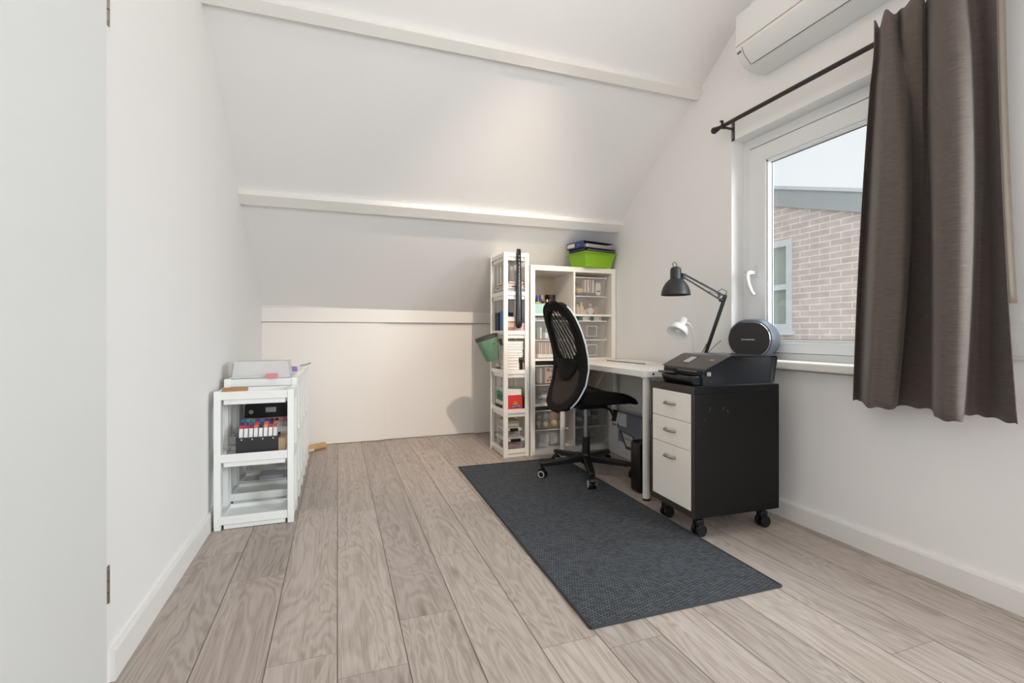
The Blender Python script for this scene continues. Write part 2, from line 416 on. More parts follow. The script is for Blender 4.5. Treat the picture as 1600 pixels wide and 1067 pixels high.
# window 1
def window(name, y0, y1, z0, z1, xf, handle):
    fr = MB()
    fr.box(xf, y0, z0, X2, y0+.05, z1).box(xf, y1-.05, z0, X2, y1, z1).box(xf, y0+.05, z0, X2, y1-.05, z0+.04).box(xf, y0+.05, z1-.055, X2, y1-.05, z1)
    r0 = xf+.036
    fr.box(r0, y0+.05, z0+.04, X2, y0+.085, z1-.055).box(r0, y1-.085, z0+.04, X2, y1-.05, z1-.055).box(r0, y0+.085, z0+.04, X2, y1-.085, z0+.075).box(r0, y0+.085, z1-.09, X2, y1-.085, z1-.055)
    wd = struct(fr.build(name, 'upvc', bev=.002))
    a, b, e, g = y0+.062, y1-.057, z0+.042, z1-.066; t = .115; q = .09
    s = MB(); xs = xf-.015
    s.box(xs, a, e, xf+.034, a+t, g).box(xs, b-t, e, xf+.034, b, g).box(xs, a+t, e, xf+.034, b-t, e+.055).box(xs, a+t, g-q, xf+.034, b-t, g)
    s.build('sash', 'upvc', wd, bev=.003)
    bd = MB(); k = .014
    for (p0, p1, q0, q1) in ((a+t-.002, a+t+k, e+.055, g-q), (b-t-k, b-t+.002, e+.055, g-q)): bd.box(xs+.006, p0, q0, xf+.030, p1, q1)
    bd.box(xs+.006, a+t, e+.053, xf+.030, b-t, e+.055+k).box(xs+.006, a+t, g-q-k, xf+.030, b-t, g-q+.002)
    bd.build('glazing_bead', 'upvc', wd, bev=.002)
    gk = MB(); kk = .004; y_0, y_1, z_0, z_1 = a+t+k, b-t-k, e+.055+k, g-q-k
    gk.box(xs+.032, y_0, z_0, xs+.0355, y_0+kk, z_1).box(xs+.032, y_1-kk, z_0, xs+.0355, y_1, z_1).box(xs+.032, y_0, z_0, xs+.0355, y_1, z_0+kk).box(xs+.032, y_0, z_1-kk, xs+.0355, y_1, z_1)
    gk.build('gasket', '#6d7073', wd, smooth=False)
    MB().box(xs+.036, a+t-.004, e+.05, xs+.042, b-t+.004, g-q+.004).build('pane', 'glass', wd, smooth=False)
    if handle:
        hy, hz = b-.045, 1.305
        hd = MB(); hd.prism(rr(hy-.014, hz-.035, hy+.014, hz+.035, .012), xs, xs-.010, 'x')
        hd.tube([(xs-.008, hy, hz-.008), (xs-.038, hy, hz-.006), (xs-.052, hy+.004, hz-.012)], [.013, .013, .012], 12)
        hd.tube([(xs-.050, hy+.006, hz-.002), (xs-.054, hy+.006, hz-.03), (xs-.052, hy, hz-.07), (xs-.044, hy-.012, hz-.112), (xs-.034, hy-.024, hz-.135)], [.0125, .0125, .012, .011, .009], 12)
        hd.build('window_handle', plain('handle_grey_white', '#dfe0e1', .25), wd, label='white window handle turned down')
        MB().tube([(xs-.052, hy+.012, hz-.004), (xs-.052, hy+.019, hz-.004)], .0065, 12).build('handle_cap', 'black', wd)
    return wd
w1 = window('window_1', wy0, wy1, wz0, wz1, 2.268, True)
window('fill_window_side', vy0, vy1, vz0, vz1, 2.268, False)  # added window behind the camera, there to let in fill light
w3 = window('fill_window_front', -fx1, -fx0, fz0, fz1, 2.268, False); w3.rotation_euler.z = R(-90); w3.location = (0, .70, 0)  # added front-wall window, there to even out light on the far end
struct(MB().prism([(2.27,.765),(2.27,.806),(2.130,.806),(2.124,.800),(2.124,.771),(2.130,.765)], wy0-.03, wy1-.0, 'y').build('trim_4', 'trim', bev=.002)); bpy.data.objects['trim_4'].location.z = .004

# ------------------------------------------------------------------ outside the window
hs = thing('neighbour_house', 'brick house in haze-paled colours with sloping white verge board seen through the window', 'house', (4.6, 3.4, 0))
gz = lambda y: 2.42+.312*(y-.72)                               # underside of the verge, y local
hw = MB(); ya, yb_ = -4.0, 3.2
n0, n1, m0, m1 = .42, .98, .985, 1.975
def gp(y0, y1, z0f, z1f): hw.add([(0,y0,z0f),(0,y1,z0f),(0,y1,z1f(y1)),(0,y0,z1f(y0)),(.3,y0,z0f),(.3,y1,z0f),(.3,y1,z1f(y1)),(.3,y0,z1f(y0))],
        [(0,1,2,3),(7,6,5,4),(0,4,5,1),(1,5,6,2),(2,6,7,3),(3,7,4,0)])
gp(ya, n0, -2, gz); gp(n1, yb_, -2, gz); gp(n0, n1, -2, lambda y: m0); gp(n0, n1, m1, gz)
hw.build('wall', 'brick', hs, smooth=False)
MB().add([(x, y, gz(y)+dz) for x in (-.06, .3) for y in (ya, yb_) for dz in (-.02, .165)],
         [(0,1,3,2),(4,6,7,5),(0,4,5,1),(2,3,7,6),(0,2,6,4),(1,5,7,3)]).build('verge_board', 'fascia', hs, smooth=False)
MB().add([(x, y, gz(y)+dz) for x in (-.10, .5) for y in (ya, yb_) for dz in (.165, .20)],
         [(0,1,3,2),(4,6,7,5),(0,4,5,1),(2,3,7,6),(0,2,6,4),(1,5,7,3)]).build('roof_edge', 'rooft', hs, smooth=False)
wf = MB().box(-.01,n0,m0,.08,n0+.07,m1).box(-.01,n1-.07,m0,.08,n1,m1).box(-.01,n0+.07,m0,.08,n1-.07,m0+.07).box(-.01,n0+.07,m1-.07,.08,n1-.07,m1).box(-.005,n0+.07,1.43,.08,n1-.07,1.49).box(-.05,n0-.03,m0-.05,.06,n1+.03,m0).build('window', 'nbframe', hs, smooth=False)
MB().box(.05,n0+.07,1.49,.055,n1-.07,m1-.07).box(.05,n0+.07,m0+.07,.055,n1-.07,1.43).build('pane', 'netcur', wf, smooth=False)
struct(MB().box(2.6, -6, -2.2, 9, 9, -2.0).build('ground', 'ground', smooth=False))

# ------------------------------------------------------------------ rug
rg = thing('rug', 'charcoal grey flatwoven runner rug under the office chair', 'rug', (.763, 1.36, 0), -1.2)
MB().prism(rr(.006, .006, .80, 1.955, .006, 2), .0005, .0075, 'z').build('pile', 'rug', rg, smooth=False)
bd = MB(); L = [(.004,.004),(.802,.004),(.802,1.957),(.004,1.957)]
for i in range(4): bd.tube([(*L[i], .005), (*L[(i+1) % 4], .005)], .0055, 8)
bd.build('binding', 'rugedge', rg)

# ------------------------------------------------------------------ desk
dk = thing('desk', 'white desk with round steel legs pushed against the window wall', 'desk', (0, 0, 0))
MB().prism(rr(1.622, 2.272, 2.166, 3.44, .026), .704, .739, 'z').build('tabletop', 'desk', dk, bev=.0015)
for x, y in ((1.657, 2.312), (1.657, 3.395), (2.135, 2.312), (2.135, 3.405)):
    lg = MB().tube([(x, y, .012), (x, y, .704)], .0205, 20).tube([(x, y, .70), (x, y, .704)], .034, 20).build('leg', 'legw', dk)
    MB().tube([(x, y, 0), (x, y, .013)], .0215, 20).build('foot', 'black', lg)
MB().tube([(1.675, 2.2735, .722), (1.675, 2.270, .722)], .0065, 14).build('cap', 'black', dk, label='small black round plug on the desk edge')
bdd = put(MB().box(-.09, -.24, 0, .09, .24, .010), 'board', 'paper', 'thin flat white board lying at the back of the desk', 'board', (2.06, 3.01, .739), 2, bev=.002)
MB().box(-.0915, -.238, .001, -.0895, .238, .006).build('edge', '#6a6763', bdd)

# ------------------------------------------------------------------ drawer cabinet on castors
cb = thing('drawer_cabinet', 'black-brown drawer cabinet on castors with three white drawers', 'cabinet', (1.535, 1.777, 0), -2.8)
W, D, z0, z1 = .348, .489, .10, .706
bx = MB()
bx.box(.002, .0, z0+.03, D, .022, z1-.036).box(.002, W-.022, z0+.03, D, W, z1-.036)
bx.box(.02, .022, z0+.03, D, W-.022, z0+.05).box(D-.012, .022, z0+.05, D, W-.022, z1-.036)
bx.build('carcass', 'brownblk', cb, bev=.001)
MB().box(0, 0, z1-.035, D, W, z1).build('top_panel', 'brownblk', cb, bev=.0015)
MB().box(0, 0, z0, D, W, z0+.03).build('bottom_panel', 'brownblk', cb, bev=.0015)
MB().box(-.0015, 0, z0, 0, .022, z1).box(-.0015, W-.022, z0, 0, W, z1).box(-.0015, .022, z1-.034, 0, W-.022, z1).box(-.0015, .022, z0, 0, W-.022, z0+.028).build('front_frame', 'brownedge', cb, smooth=False)
zz = [z0+.030, z0+.306, z0+.436, z1-.036]
for a, b in ((2, 3), (1, 2), (0, 1)):
    dr = MB().box(-.004, .0225, zz[a]+.0012, .014, W-.0225, zz[b]-.0012).build('drawer', 'front', cb, bev=.001)
    hz = zz[b]-.058 if a == 0 else (zz[a]+zz[b])/2+.005
    ym = W/2
    pts = [(-.003, ym+.036, hz), (-.014, ym+.036, hz), (-.023, ym+.026, hz), (-.026, ym, hz), (-.023, ym-.026, hz), (-.014, ym-.036, hz), (-.003, ym-.036, hz)]
    MB().tube(pts, [.007, .0055, .0055, .0052, .0055, .0055, .007], 10, up=(0,0,1)).build('handle', 'steel', dr)
for x, y in ((.06, .05), (.06, W-.05), (D-.055, .05), (D-.055, W-.05)):
    cs = MB().tube([(x, y, .075), (x, y, z0+.002)], .008, 10).bar((x, y-.017, .062), (x, y+.017, .062), .042, .032).build('castor', 'black', cb, bev=.004)
    for s in (-1, 1): MB().tube([(x+.004, y+s*.007, .0285), (x+.004, y+s*.024, .0285)], .0285, 22).build('wheel', 'black', cs, bev=.003)
for x, z, l, a in ((.085,.60,.022,70),(.16,.60,.02,65),(.185,.585,.02,115),(.03,.50,.006,90),(.055,.555,.006,80)):
    c_, s_ = math.cos(R(a)), math.sin(R(a))
    MB().bar((x-c_*l/2, -.0006, z-s_*l/2), (x+c_*l/2, -.0006, z+s_*l/2), .0012, .0016, up=(0,1,0)).build('scratch', '#6a6765', cb, smooth=False, label='small pale scratch on the dark side')

# printer
pr = thing('printer', 'black inkjet printer with small screen standing on the drawer cabinet', 'printer', (1.592, 1.792, .706), -6.0)
def loft(levels, n=5):
    m = MB(); rows = []
    for (x0, y0, x1, y1, r, z) in levels: rows.append([(p[0], p[1], z) for p in rr(x0, y0, x1, y1, r, n)])
    m.grid(rows, True); k = len(rows[0]); m.f.append(tuple(range(k-1, -1, -1))); m.f.append(tuple(range((len(rows)-1)*k, len(rows)*k))); return m
body = MB()
prof = [(.012,.0),(.006,.012),(.010,.040),(.022,.074),(.150,.136),(.160,.139),(.412,.137),(.42,.130),(.410,.010),(.405,0)]
n = len(prof); secs = []
for y, sx, bz in ((.022,.010,0),(.002,0,0),(.0,0,0),(.20,0,0),(.385,.004,0),(.405,.018,.012),(.415,.04,.03)):
    secs.append([(min(.42, max(p[0]+(sx if p[0] < .2 else -sx), .0)), y+(.012*(1-p[1]/.139) if y < .01 else -.05*(1-p[1]/.139)*(1 if y > .3 else 0)), max(p[1], 0 if p[1] < .13 else p[1])-(bz*.3 if p[1] > .1 else 0)) for p in prof])
body.grid(secs, True); body.f.append(tuple(range(n-1,-1,-1))); body.f.append(tuple(range((len(secs)-1)*n, len(secs)*n)))
body.build('body', 'greyblk', pr, bev=.004, seg=3)
def onslant(y0, y1, t0, t1, h=.0012):
    a = Vector((.022, 0, .074)); b = Vector((.150, 0, .136)); nn = Vector((-.062, 0, .128)).normalized()
    f = lambda y, t, k: a.lerp(b, t)+Vector((0, y, 0))+nn*k
    return [f(y0,t0,-.002),f(y1,t0,-.002),f(y1,t1,-.002),f(y0,t1,-.002),f(y0,t0,h),f(y1,t0,h),f(y1,t1,h),f(y0,t1,h)]
BF = [(0,3,2,1),(4,5,6,7),(0,1,5,4),(1,2,6,5),(2,3,7,6),(3,0,4,7)]
pan = MB().add(onslant(.012, .380, .02, .97), BF).build('control_panel', plain('printer_panel', '#4a443f', .4), pr, bev=.001)
MB().add(onslant(.19, .28, .27, .86, .002), BF).build('screen_frame', '#4b4744', pan)
MB().add(onslant(.208, .258, .38, .78, .0026), BF).build('screen', '#b8b2ac', pan)
MB().add(onslant(.055, .088, .62, .69, .0022), BF).build('lettering', '#a29c96', pan, label='small pale model lettering')
MB().box(.003, .03, .044, .02, .33, .070).build('paper_slot', '#050505', pr, bev=.002)
MB().box(.0, .045, .062, .012, .20, .066).build('slot_bar', '#8d7f75', pr)
MB().prism([(-.035,.004),(-.048,.036),(-.048,.043),(.02,.043),(.02,.0),(-.02,0)], .02, .27, 'y').build('paper_tray', 'blackgl', pr, bev=.004)
ext = MB().bar((-.02, .20, .052), (-.085, .235, .054), .12, .004).build('tray_flap', 'black', pr, bev=.001)
sq = MB().box(.028,-.0008,.046,.046,.004,.050).box(.028,-.0008,.060,.046,.004,.064).box(.028,-.0008,.046,.032,.004,.064).box(.042,-.0008,.046,.046,.004,.064).box(.035,-.0008,.053,.042,.004,.058)
sq.build('badge', '#c9c9c7', pr, smooth=False, label='small white square symbol')
MB().box(.20,-.001,.1235,.27,.006,.1275).build('lid_notch', '#101013', pr)

# ------------------------------------------------------------------ speaker on the sill
sp = thing('speaker', 'oval dark grey loudspeaker standing on the window sill', 'speaker', (2.128, 2.035, .81), 0)
sp.rotation_euler.z = R(-90+13.5)                           # local -Y looks into the room
def oval(w, h, r, n=10): return rr(-w/2, 0, w/2, h, r, n)
rows = []
for y, g in ((-.004,-.012),(0,-.004),(.02,.004),(.05,.004),(.085,-.006),(.105,-.028),(.116,-.06)):
    rows.append([(p[0]*(1+g/.13), y, .108+(p[1]-.108)*(1+g/.108)) for p in oval(.262, .216, .1075)])
m = MB().grid(rows, True); k = len(rows[0]); m.f.append(tuple(range(k))); m.f.append(tuple(range((len(rows)-1)*k, len(rows)*k)))
for v_i, v in enumerate(m.v): m.v[v_i] = (v[0], v[1], max(v[2], .002))
m.build('cabinet', 'spkbody', sp)
g0 = [(p[0], p[1]) for p in rr(-.118, .0145, .118, .2015, .0925, 10)]
MB().prism(g0, -.004, -.0085, 'y').build('grille', 'spk', sp, bev=.0015)
rim = MB().tube([(p[0]*1.012, -.006, .108+(p[1]-.108)*1.012) for p in g0+[g0[0]]], .0018, 8, cap=False).build('chrome_ring', 'chrome', sp, label='thin chrome ring round the grille')
text('lettering', 'harman/kardon', .0125, 'white', sp, (.0, -.009, .108), (R(90), 0, 0))

# ------------------------------------------------------------------ lamps
lp = thing('desk_lamp', 'black jointed arm desk lamp clamped to the desk corner', 'lamp', (0, 0, 0))
B = Vector((2.09, 2.345, .739))
MB().box(2.06, 2.315, .739, 2.12, 2.375, .752).box(2.075, 2.258, .66, 2.105, 2.271, .752).box(2.075, 2.258, .66, 2.105, 2.34, .670).tube([(2.09,2.31,.668),(2.09,2.31,.70)], .006, 10).tube([(2.09,2.345,.75),(2.09,2.345,.79)], .012, 12).build('clamp', 'lampblk', lp, bev=.002)
S0 = Vector((2.09, 2.345, .785)); E_ = Vector((2.092, 2.170, 1.164)); H = Vector((1.885, 2.262, 1.290))
def pair(a, b, off, wd, nm):
    m = MB()
    for s in (-1, 1): m.bar(a+off*s, b+off*s, wd, wd, up=(0,1,.3))
    return m.build(nm, 'lampblk', lp, bev=.001)
pair(S0, E_, Vector((.010, .004, 0)), .009, 'lower_arm')
mm = MB(); dv = (H-E_).normalized(); up_ = Vector((0,0,1)); up_ = (up_-dv*up_.dot(dv)).normalized()
mm.bar(E_, H, .009, .010, up=(0,0,1)); mm.bar(E_-up_*.030+dv*.012, H-up_*.016, .009, .008, up=(0,0,1)); mm.build('upper_arm', 'lampblk', lp, bev=.001)
MB().tube([E_+Vector((0,0,0)), E_-up_*.032+dv*.012], .007, 10).ball(E_, .012).ball(E_-up_*.032+dv*.012, .010).bar(E_+dv*.03, E_+dv*.03-up_*.026, .014, .010).build('joint', 'lampblk', lp)
MB().tube([H+Vector((-.01,0,.008)), H-up_*.03], .013, 12).build('joint', 'lampblk', lp)
MB().tube([E_+dv*.10-up_*.020, E_+dv*.018-up_*.004], .0028, 8).build('spring', 'chrome', lp)
MB().tube([S0+Vector((-.02,.012,.012)), S0.lerp(E_, .28)+Vector((-.016,0,0))], .0032, 8).build('spring', '#8a6b58', lp)
MB().tube([E_+Vector((.004,0,-.002)), E_+Vector((.004,-.006,.030)), E_+Vector((-.018,.006,.043)), E_+Vector((-.036,.014,.030)), E_+Vector((-.038,.014,.006))], .0024, 8).build('cable', 'lampblk', lp)
MB().tube([S0+Vector((.004,-.01,.03)), S0+Vector((.025,-.08,.10)), S0+Vector((.045,-.10,.125))], .0022, 8).build('cable', '#6b6662', lp)
hc = Vector((1.838, 2.283, 1.172)); T = Matrix.Translation(hc)
MB().lathe([(.081,0),(.081,.004),(.0785,.022),(.070,.048),(.055,.073),(.038,.089),(.031,.094),(.030,.10),(.030,.142),(.027,.156),(.016,.164),(.0005,.166)], 36, T).build('lamp_shade', 'lampblk', lp, solid=.0016)
rg_ = [hc+Vector((-.008+.0135*math.cos(t*math.pi/6), 0, .176+.0135*math.sin(t*math.pi/6))) for t in range(12)]
MB().tube(rg_+[rg_[0]], .0022, 8, cap=False).build('ring', 'lampblk', lp)
MB().tube([hc+Vector((.028,0,.112)), H-up_*.024], .006, 10).ball(hc+Vector((.032,-.004,.11)), .009).build('bracket', 'chrome', lp)
MB().ball(hc+Vector((0,0,.05)), .024).build('bulb', '#e8e2d8', lp)
# small white lamp
wl = thing('desk_lamp', 'small white gooseneck desk lamp behind the printer', 'lamp', (0, 0, 0))
MB().lathe([(.0005,0),(.052,0),(.052,.010),(.045,.018),(.010,.022),(.006,.03),(.0005,.03)], 28, Matrix.Translation((2.108, 2.47, .739))).build('base', 'lampwht', wl)
nk = [(2.115,2.47,.76),(2.12,2.468,.88),(2.118,2.465,.94),(2.104,2.458,.982),(2.075,2.448,1.012),(2.032,2.442,1.024)]
MB().tube(nk, .0052, 12).build('gooseneck', 'lampwht', wl)
ax = Vector((-.60, -.16, -.74)).normalized(); q = ax.to_track_quat('Z', 'Y').to_matrix().to_4x4()
T = Matrix.Translation((2.026, 2.441, 1.038)) @ q
MB().lathe([(.0005,-.006),(.018,-.006),(.022,0),(.022,.042),(.026,.046),(.046,.058),(.060,.082),(.065,.112)], 32, T).build('lamp_shade', 'lampwht', wl, solid=.0015)
MB().tube([T @ Vector((0,0,.05)), T @ Vector((0,0,.096))], [.010, .013], 12).build('bulb', '#f4efe6', wl)

# ------------------------------------------------------------------ office chair
ch = thing('office_chair', 'black swivel office chair with mesh back and five castors on the rug', 'chair', (1.57, 2.86, .008), 0)
star = MB(); star.lathe([(.0005,.075),(.034,.075),(.036,.085),(.034,.125),(.026,.14),(.0005,.14)], 20).build('hub', 'black', ch)
for k in range(5):
    a = R(32+72*k); dx, dy = math.cos(a), math.sin(a)
    am = MB().bar((dx*.025, dy*.025, .108), (dx*.325, dy*.325, .088), .052, .042, w1=.036, h1=.026).build('base_arm', 'black', ch, bev=.005)
    cx_, cy_ = dx*.315, dy*.315
    b = a+R(35+50*k); tx, ty = math.cos(b), math.sin(b)
    ct = MB().tube([(cx_, cy_, .055), (cx_, cy_, .09)], .008, 10).tube([(cx_-ty*.02, cy_+tx*.02, .046), (cx_+ty*.02, cy_-tx*.02, .046)], .019, 14).build('castor', 'black', ch)
    for s in (-1, 1):
        px_, py_ = cx_+tx*.006, cy_+ty*.006
        wv = Vector((-ty, tx, 0))*s
        p = Vector((px_, py_, .027))
        MB().tube([p+wv*.008, p+wv*.024], .027, 22).build('wheel', 'black', ct, bev=.003)
        tv = Vector((tx, ty, 0)); MB().tube([p+wv*.0235+(tv*math.cos(q*math.pi/10)+Vector((0,0,math.sin(q*math.pi/10))))*.0195 for q in range(21)], .0042, 8, cap=False).build('wheel_rim', '#a9a9a8', ct, label='grey ring on the black castor wheel')
MB().tube([(0,0,.13),(0,0,.245)], .027, 20).tube([(0,0,.24),(0,0,.25)], .023, 20).build('lower_column', 'black', ch)
MB().tube([(0,0,.245),(0,0,.46)], .0145, 18).build('gas_lift', 'silver', ch)
MB().box(-.10,-.085,.445,.12,.085,.487).box(-.20,-.05,.455,-.08,.05,.485).build('mechanism', 'black', ch, bev=.012)
MB().tube([(.06,-.08,.462),(.09,-.155,.45),(.075,-.235,.405)], [.007,.007,.006], 10).bar((.105,-.20,.448), (.055,-.255,.398), .026, .010).build('lever', 'black', ch)
# seat pad
rows = []
def seat_ring(sx, sy, zf):
    r_ = []
    for i in range(40):
        t = 2*math.pi*i/40; c_, s_ = math.cos(t), math.sin(t)
        x = math.copysign(abs(c_)**.52, c_)*sx*.95+.080; y = math.copysign(abs(s_)**.52, s_)*sy
        r_.append((x, y, zf(x, y)))
    return r_
ztop = lambda x, y: .552+.020*math.cos((x+.10)*6.2)-.030*max(0, (x-.10)/.16)**2+.012*(y/.23)**2
for f, fz in ((.80,lambda x,y:.487),(.93,lambda x,y:.490),(1.0,lambda x,y:.500-.01*max(0,x/.26)),(1.0,lambda x,y:ztop(x,y)-.022),(.965,lambda x,y:ztop(x,y)-.006),(.88,ztop),(.6,lambda x,y:ztop(x,y)+.002),(.3,lambda x,y:ztop(x,y)+.002),(.02,lambda x,y:ztop(x,y)+.002)):
    rows.append(seat_ring(.245*f, .235*f, fz))
m = MB().grid(rows, True); m.f.append(tuple(range(40))); m.f.append(tuple(range(len(m.v)-40, len(m.v)))); m.build('seat', 'seat', ch)
# backrest: s 0..1 from bottom to top
BT = [(.448,-.212),(.49,-.195),(.532,-.172),(.617,-.137),(.714,-.122),(.786,-.126),(.87,-.143),(.955,-.168),(1.04,-.198),(1.103,-.224),(1.15,-.244)]
def bk(s, t):
    """t -1..1 across; local x points to the chair's front"""
    z = .440+.705*s
    for (za, xa), (zb_, xb) in zip(BT, BT[1:]):
        if z <= zb_ or zb_ == BT[-1][0]:
            f = (z-za)/(zb_-za); xc = xa+(xb-xa)*f; break
    hw_ = .228*max(1e-5, 1-abs(2*s-1)**3.4)**(1/3.4)
    k = t*t*(.3+.7*math.sin(math.pi*min(1, max(0, s))))
    sg = math.copysign(1, t)
    zz_ = 0
    return Vector((xc-.010+.014*k, t*hw_, z+zz_))
NS, NTT = 72, 26
SV = [min(.9995, max(.0005, .5-.5*math.cos(math.pi*i/NS))) for i in range(NS+1)]
P = [[bk(SV[i], -1+2*j/NTT) for j in range(NTT+1)] for i in range(NS+1)]
def inside(s, t):
    if s < .47: return False
    u = (s-.695)/.235; return abs(t/.73)**2.8+abs(u)**2.6 < 1
fr, nt, lo = [], [], []
for i in range(NS):
    for j in range(NTT):
        s, t = (SV[i]+SV[i+1])/2, -1+2*(j+.5)/NTT
        q_ = (i*(NTT+1)+j, i*(NTT+1)+j+1, (i+1)*(NTT+1)+j+1, (i+1)*(NTT+1)+j)
        (nt if inside(s, t) else lo if s < .45 and abs(t/.80)**2.5+abs((s-.26)/.21)**2.5 < 1 else fr).append(q_)
m = MB(); m.v = [tuple(p) for r in P for p in r]; m.f = fr
bo = m.build('backrest', 'backf', ch, solid=.030)
m = MB(); m.v = [tuple(p) for r in P for p in r]; m.f = nt; m.build('mesh_panel', 'net', ch)
m = MB(); m.v = [tuple(p) for r in P for p in r]; m.f = lo; m.build('lower_panel', 'backlow', ch, solid=.024, label='brownish black lower part of the backrest')
edge = [P[i][0] for i in range(10, NS-9)]
MB().tube([p+Vector((.008,-.008,0)) for p in edge], .0055, 8).build('side_rim', 'rimlit', ch, label='outer rim of the backrest, coloured pale as lit by the window')
edge = [P[i][NTT] for i in range(10, NS-9)]
MB().tube([p+Vector((.008,.008,0)) for p in edge], .0055, 8).build('side_rim', 'rimlit', ch)
# lumbar pad: half disc
m = MB(); rows = []
for i in range(7):
    f = i/6; row = []
    for j in range(17):
        a = math.pi*j/16; t = -.66*math.cos(a)*f; s = .475-.20*math.sin(a)*f
        p = bk(s, t); row.append(p+Vector((-.017-.010*(1-f**2), 0, 0)))
    rows.append(row)
m.grid(rows); m.build('lumbar_pad', 'backf', ch, solid=.006)
MB().bar((-.10, 0, .470), (-.175, 0, .474), .07, .02).bar((-.165,0,.47),(-.105,0,.60),.07,.014, up=(1,0,0)).build('back_support', 'black', ch, bev=.004)

# ------------------------------------------------------------------ curtain, rod, air conditioner, socket
rod = thing('curtain_rod', 'thin black curtain rod on a slotted wall bracket above the window', 'curtain rod', (0,0,0))
RX, RZ = 2.108, 2.158
MB().tube([(RX,.86,RZ),(RX,2.25,RZ)], .0115, 14).build('pole', 'rod', rod)
MB().tube([(RX,2.245,RZ),(RX,2.258,RZ)], .015, 14).ball((RX,2.272,RZ), .0195).build('finial', 'rod', rod)
br_ = MB().box(2.176,2.188,2.078,2.181,2.208,2.20).box(RX,2.193,RZ-.016,2.180,2.203,RZ-.006).bar((RX,2.19,RZ-.014),(RX,2.206,RZ-.014),.02,.008).box(RX-.013,2.190,RZ-.014,RX-.0085,2.206,RZ+.024).box(RX-.024,2.190,RZ+.020,RX-.0085,2.206,RZ+.025).build('bracket', 'rod', rod)
MB().box(2.1750,2.1945,2.09,2.1762,2.2015,2.13).box(2.1750,2.1945,2.14,2.1762,2.2015,2.185).build('slot', '#8b8178', br_)
cu = thing('curtain', 'taupe brown fabric curtain hanging over the right half of the window', 'curtain', (0,0,0))
top = [(2.06,1.335),(2.075,1.325),(2.045,1.285),(2.05,1.255),(2.078,1.247),(2.04,1.202),(2.045,1.158),(2.078,1.162),(2.03,1.105),(2.01,1.06),(2.02,1.022),(2.065,1.029),(2.078,1.012),(2.075,.989),(2.06,.964),(2.055,.946)]
mid = [(2.07,1.396),(2.085,1.377),(2.03,1.304),(2.03,1.247),(2.04,1.202),(2.08,1.21),(2.10,1.19),(2.09,1.153),(2.02,1.096),(2.0,1.036),(2.015,.995),(2.07,1.012),(2.10,1.007),(2.095,.982),(2.07,.952),(2.065,.935)]
bot = [(2.07,1.428),(2.085,1.406),(2.025,1.342),(2.03,1.301),(2.04,1.249),(2.085,1.263),(2.105,1.215),(2.095,1.155),(2.015,1.095),(2.0,1.051),(2.01,1.019),(2.07,1.039),(2.10,1.022),(2.095,.982),(2.06,.924),(2.05,.892)]
def cr(p0, p1, p2, p3, t): return [.5*((2*b)+(c-a)*t+(2*a-5*b+4*c-d)*t*t+(3*b-a-3*c+d)*t**3) for a, b, c, d in zip(p0, p1, p2, p3)]
def dens(L, n=6):
    o = []
    for i in range(len(L)-1):
        p0, p1, p2, p3 = L[max(i-1,0)], L[i], L[i+1], L[min(i+2,len(L)-1)]
        for k in range(n): o.append(cr(p0, p1, p2, p3, k/n))
    o.append(list(L[-1])); return o
deep = lambda L, g: [(x2, y*x2/x) for x, y in L for x2 in [min(2.122, 2.06+(x-2.06)*g)]]
top, mid, bot = deep(top, 1.5), deep(mid, 2.7), deep(bot, 2.7)
tD, mD, bD = dens(top), dens(mid), dens(bot)
rows = []; NR = 40; ZT, ZB = 2.215, .662
for i in range(NR+1):
    v = i/NR; z = ZT+(ZB-ZT)*v; row = []
    vv = max(0, (v-.03)/.97)
    for j, (a, b, c_) in enumerate(zip(tD, mD, bD)):
        l0 = (1-vv)*(1-2*vv); l1 = 4*vv*(1-vv); l2 = vv*(2*vv-1)
        if vv < .12:
            f = vv/.12; l0 = 1-f+f*l0; l1 = f*l1; l2 = f*l2
        x = a[0]*l0+b[0]*l1+c_[0]*l2; y = a[1]*l0+b[1]*l1+c_[1]*l2
        z2 = z+.016*math.sin(j*.55+1)*max(0, 1-v*14)+.003*math.sin(j*.8)*max(0, v*20-19)
        row.append((min(x, 2.124), y, z2))
    rows.append(row)
MB().grid(rows).build('drape', 'curtain', cu, solid=.0025)
bk_ = [[(2.124+.003*math.sin(j*.7), y, z) for j, y in enumerate([1.335-.0243*k for k in range(17)])] for z in (2.115, 2.16, 2.205)]
MB().grid(bk_).build('rod_pocket', 'curtain', cu, solid=.002)
MB().grid([[(r_[-1][0]+.003+.012*k, r_[-1][1]-.001-.004*k, r_[-1][2]) for k in range(3)] for r_ in rows[:31]]).build('lining', '#7d7263', cu, solid=.002, label='pale lining at the right edge')

ac = thing('air_conditioner', 'white wall-mounted air conditioner above the curtain rod', 'air conditioner', (0,0,0))
P0 = [(2.179,2.63),(1.985,2.63),(1.975,2.62),(1.967,2.455),(2.179,2.455)]
P1 = [(2.179,2.452),(1.968,2.452),(1.968,2.435),(1.985,2.398),(2.03,2.358),(2.085,2.342),(2.179,2.348)]
MB().prism(P1, 1.13, 1.975, 'y').build('housing', 'acw', ac, bev=.003)
MB().prism(P0, 1.13, 1.975, 'y').build('front_panel', 'acw', ac, bev=.004)
MB().box(1.9655, 1.14, 2.4525, 1.972, 1.965, 2.456).build('panel_gap', '#d9cdbd', ac, smooth=False)
fl = [(1.9655,2.434),(1.9825,2.3965),(2.029,2.3560),(2.031,2.3595),(1.986,2.400),(1.970,2.436)]
MB().prism(fl, 1.16, 1.925, 'y').build('outlet_flap', 'acw', ac, bev=.001)
gp_ = MB().prism([(2.0285,2.3565),(2.0315,2.3545),(2.0335,2.358),(2.030,2.360)], 1.16, 1.925, 'y')
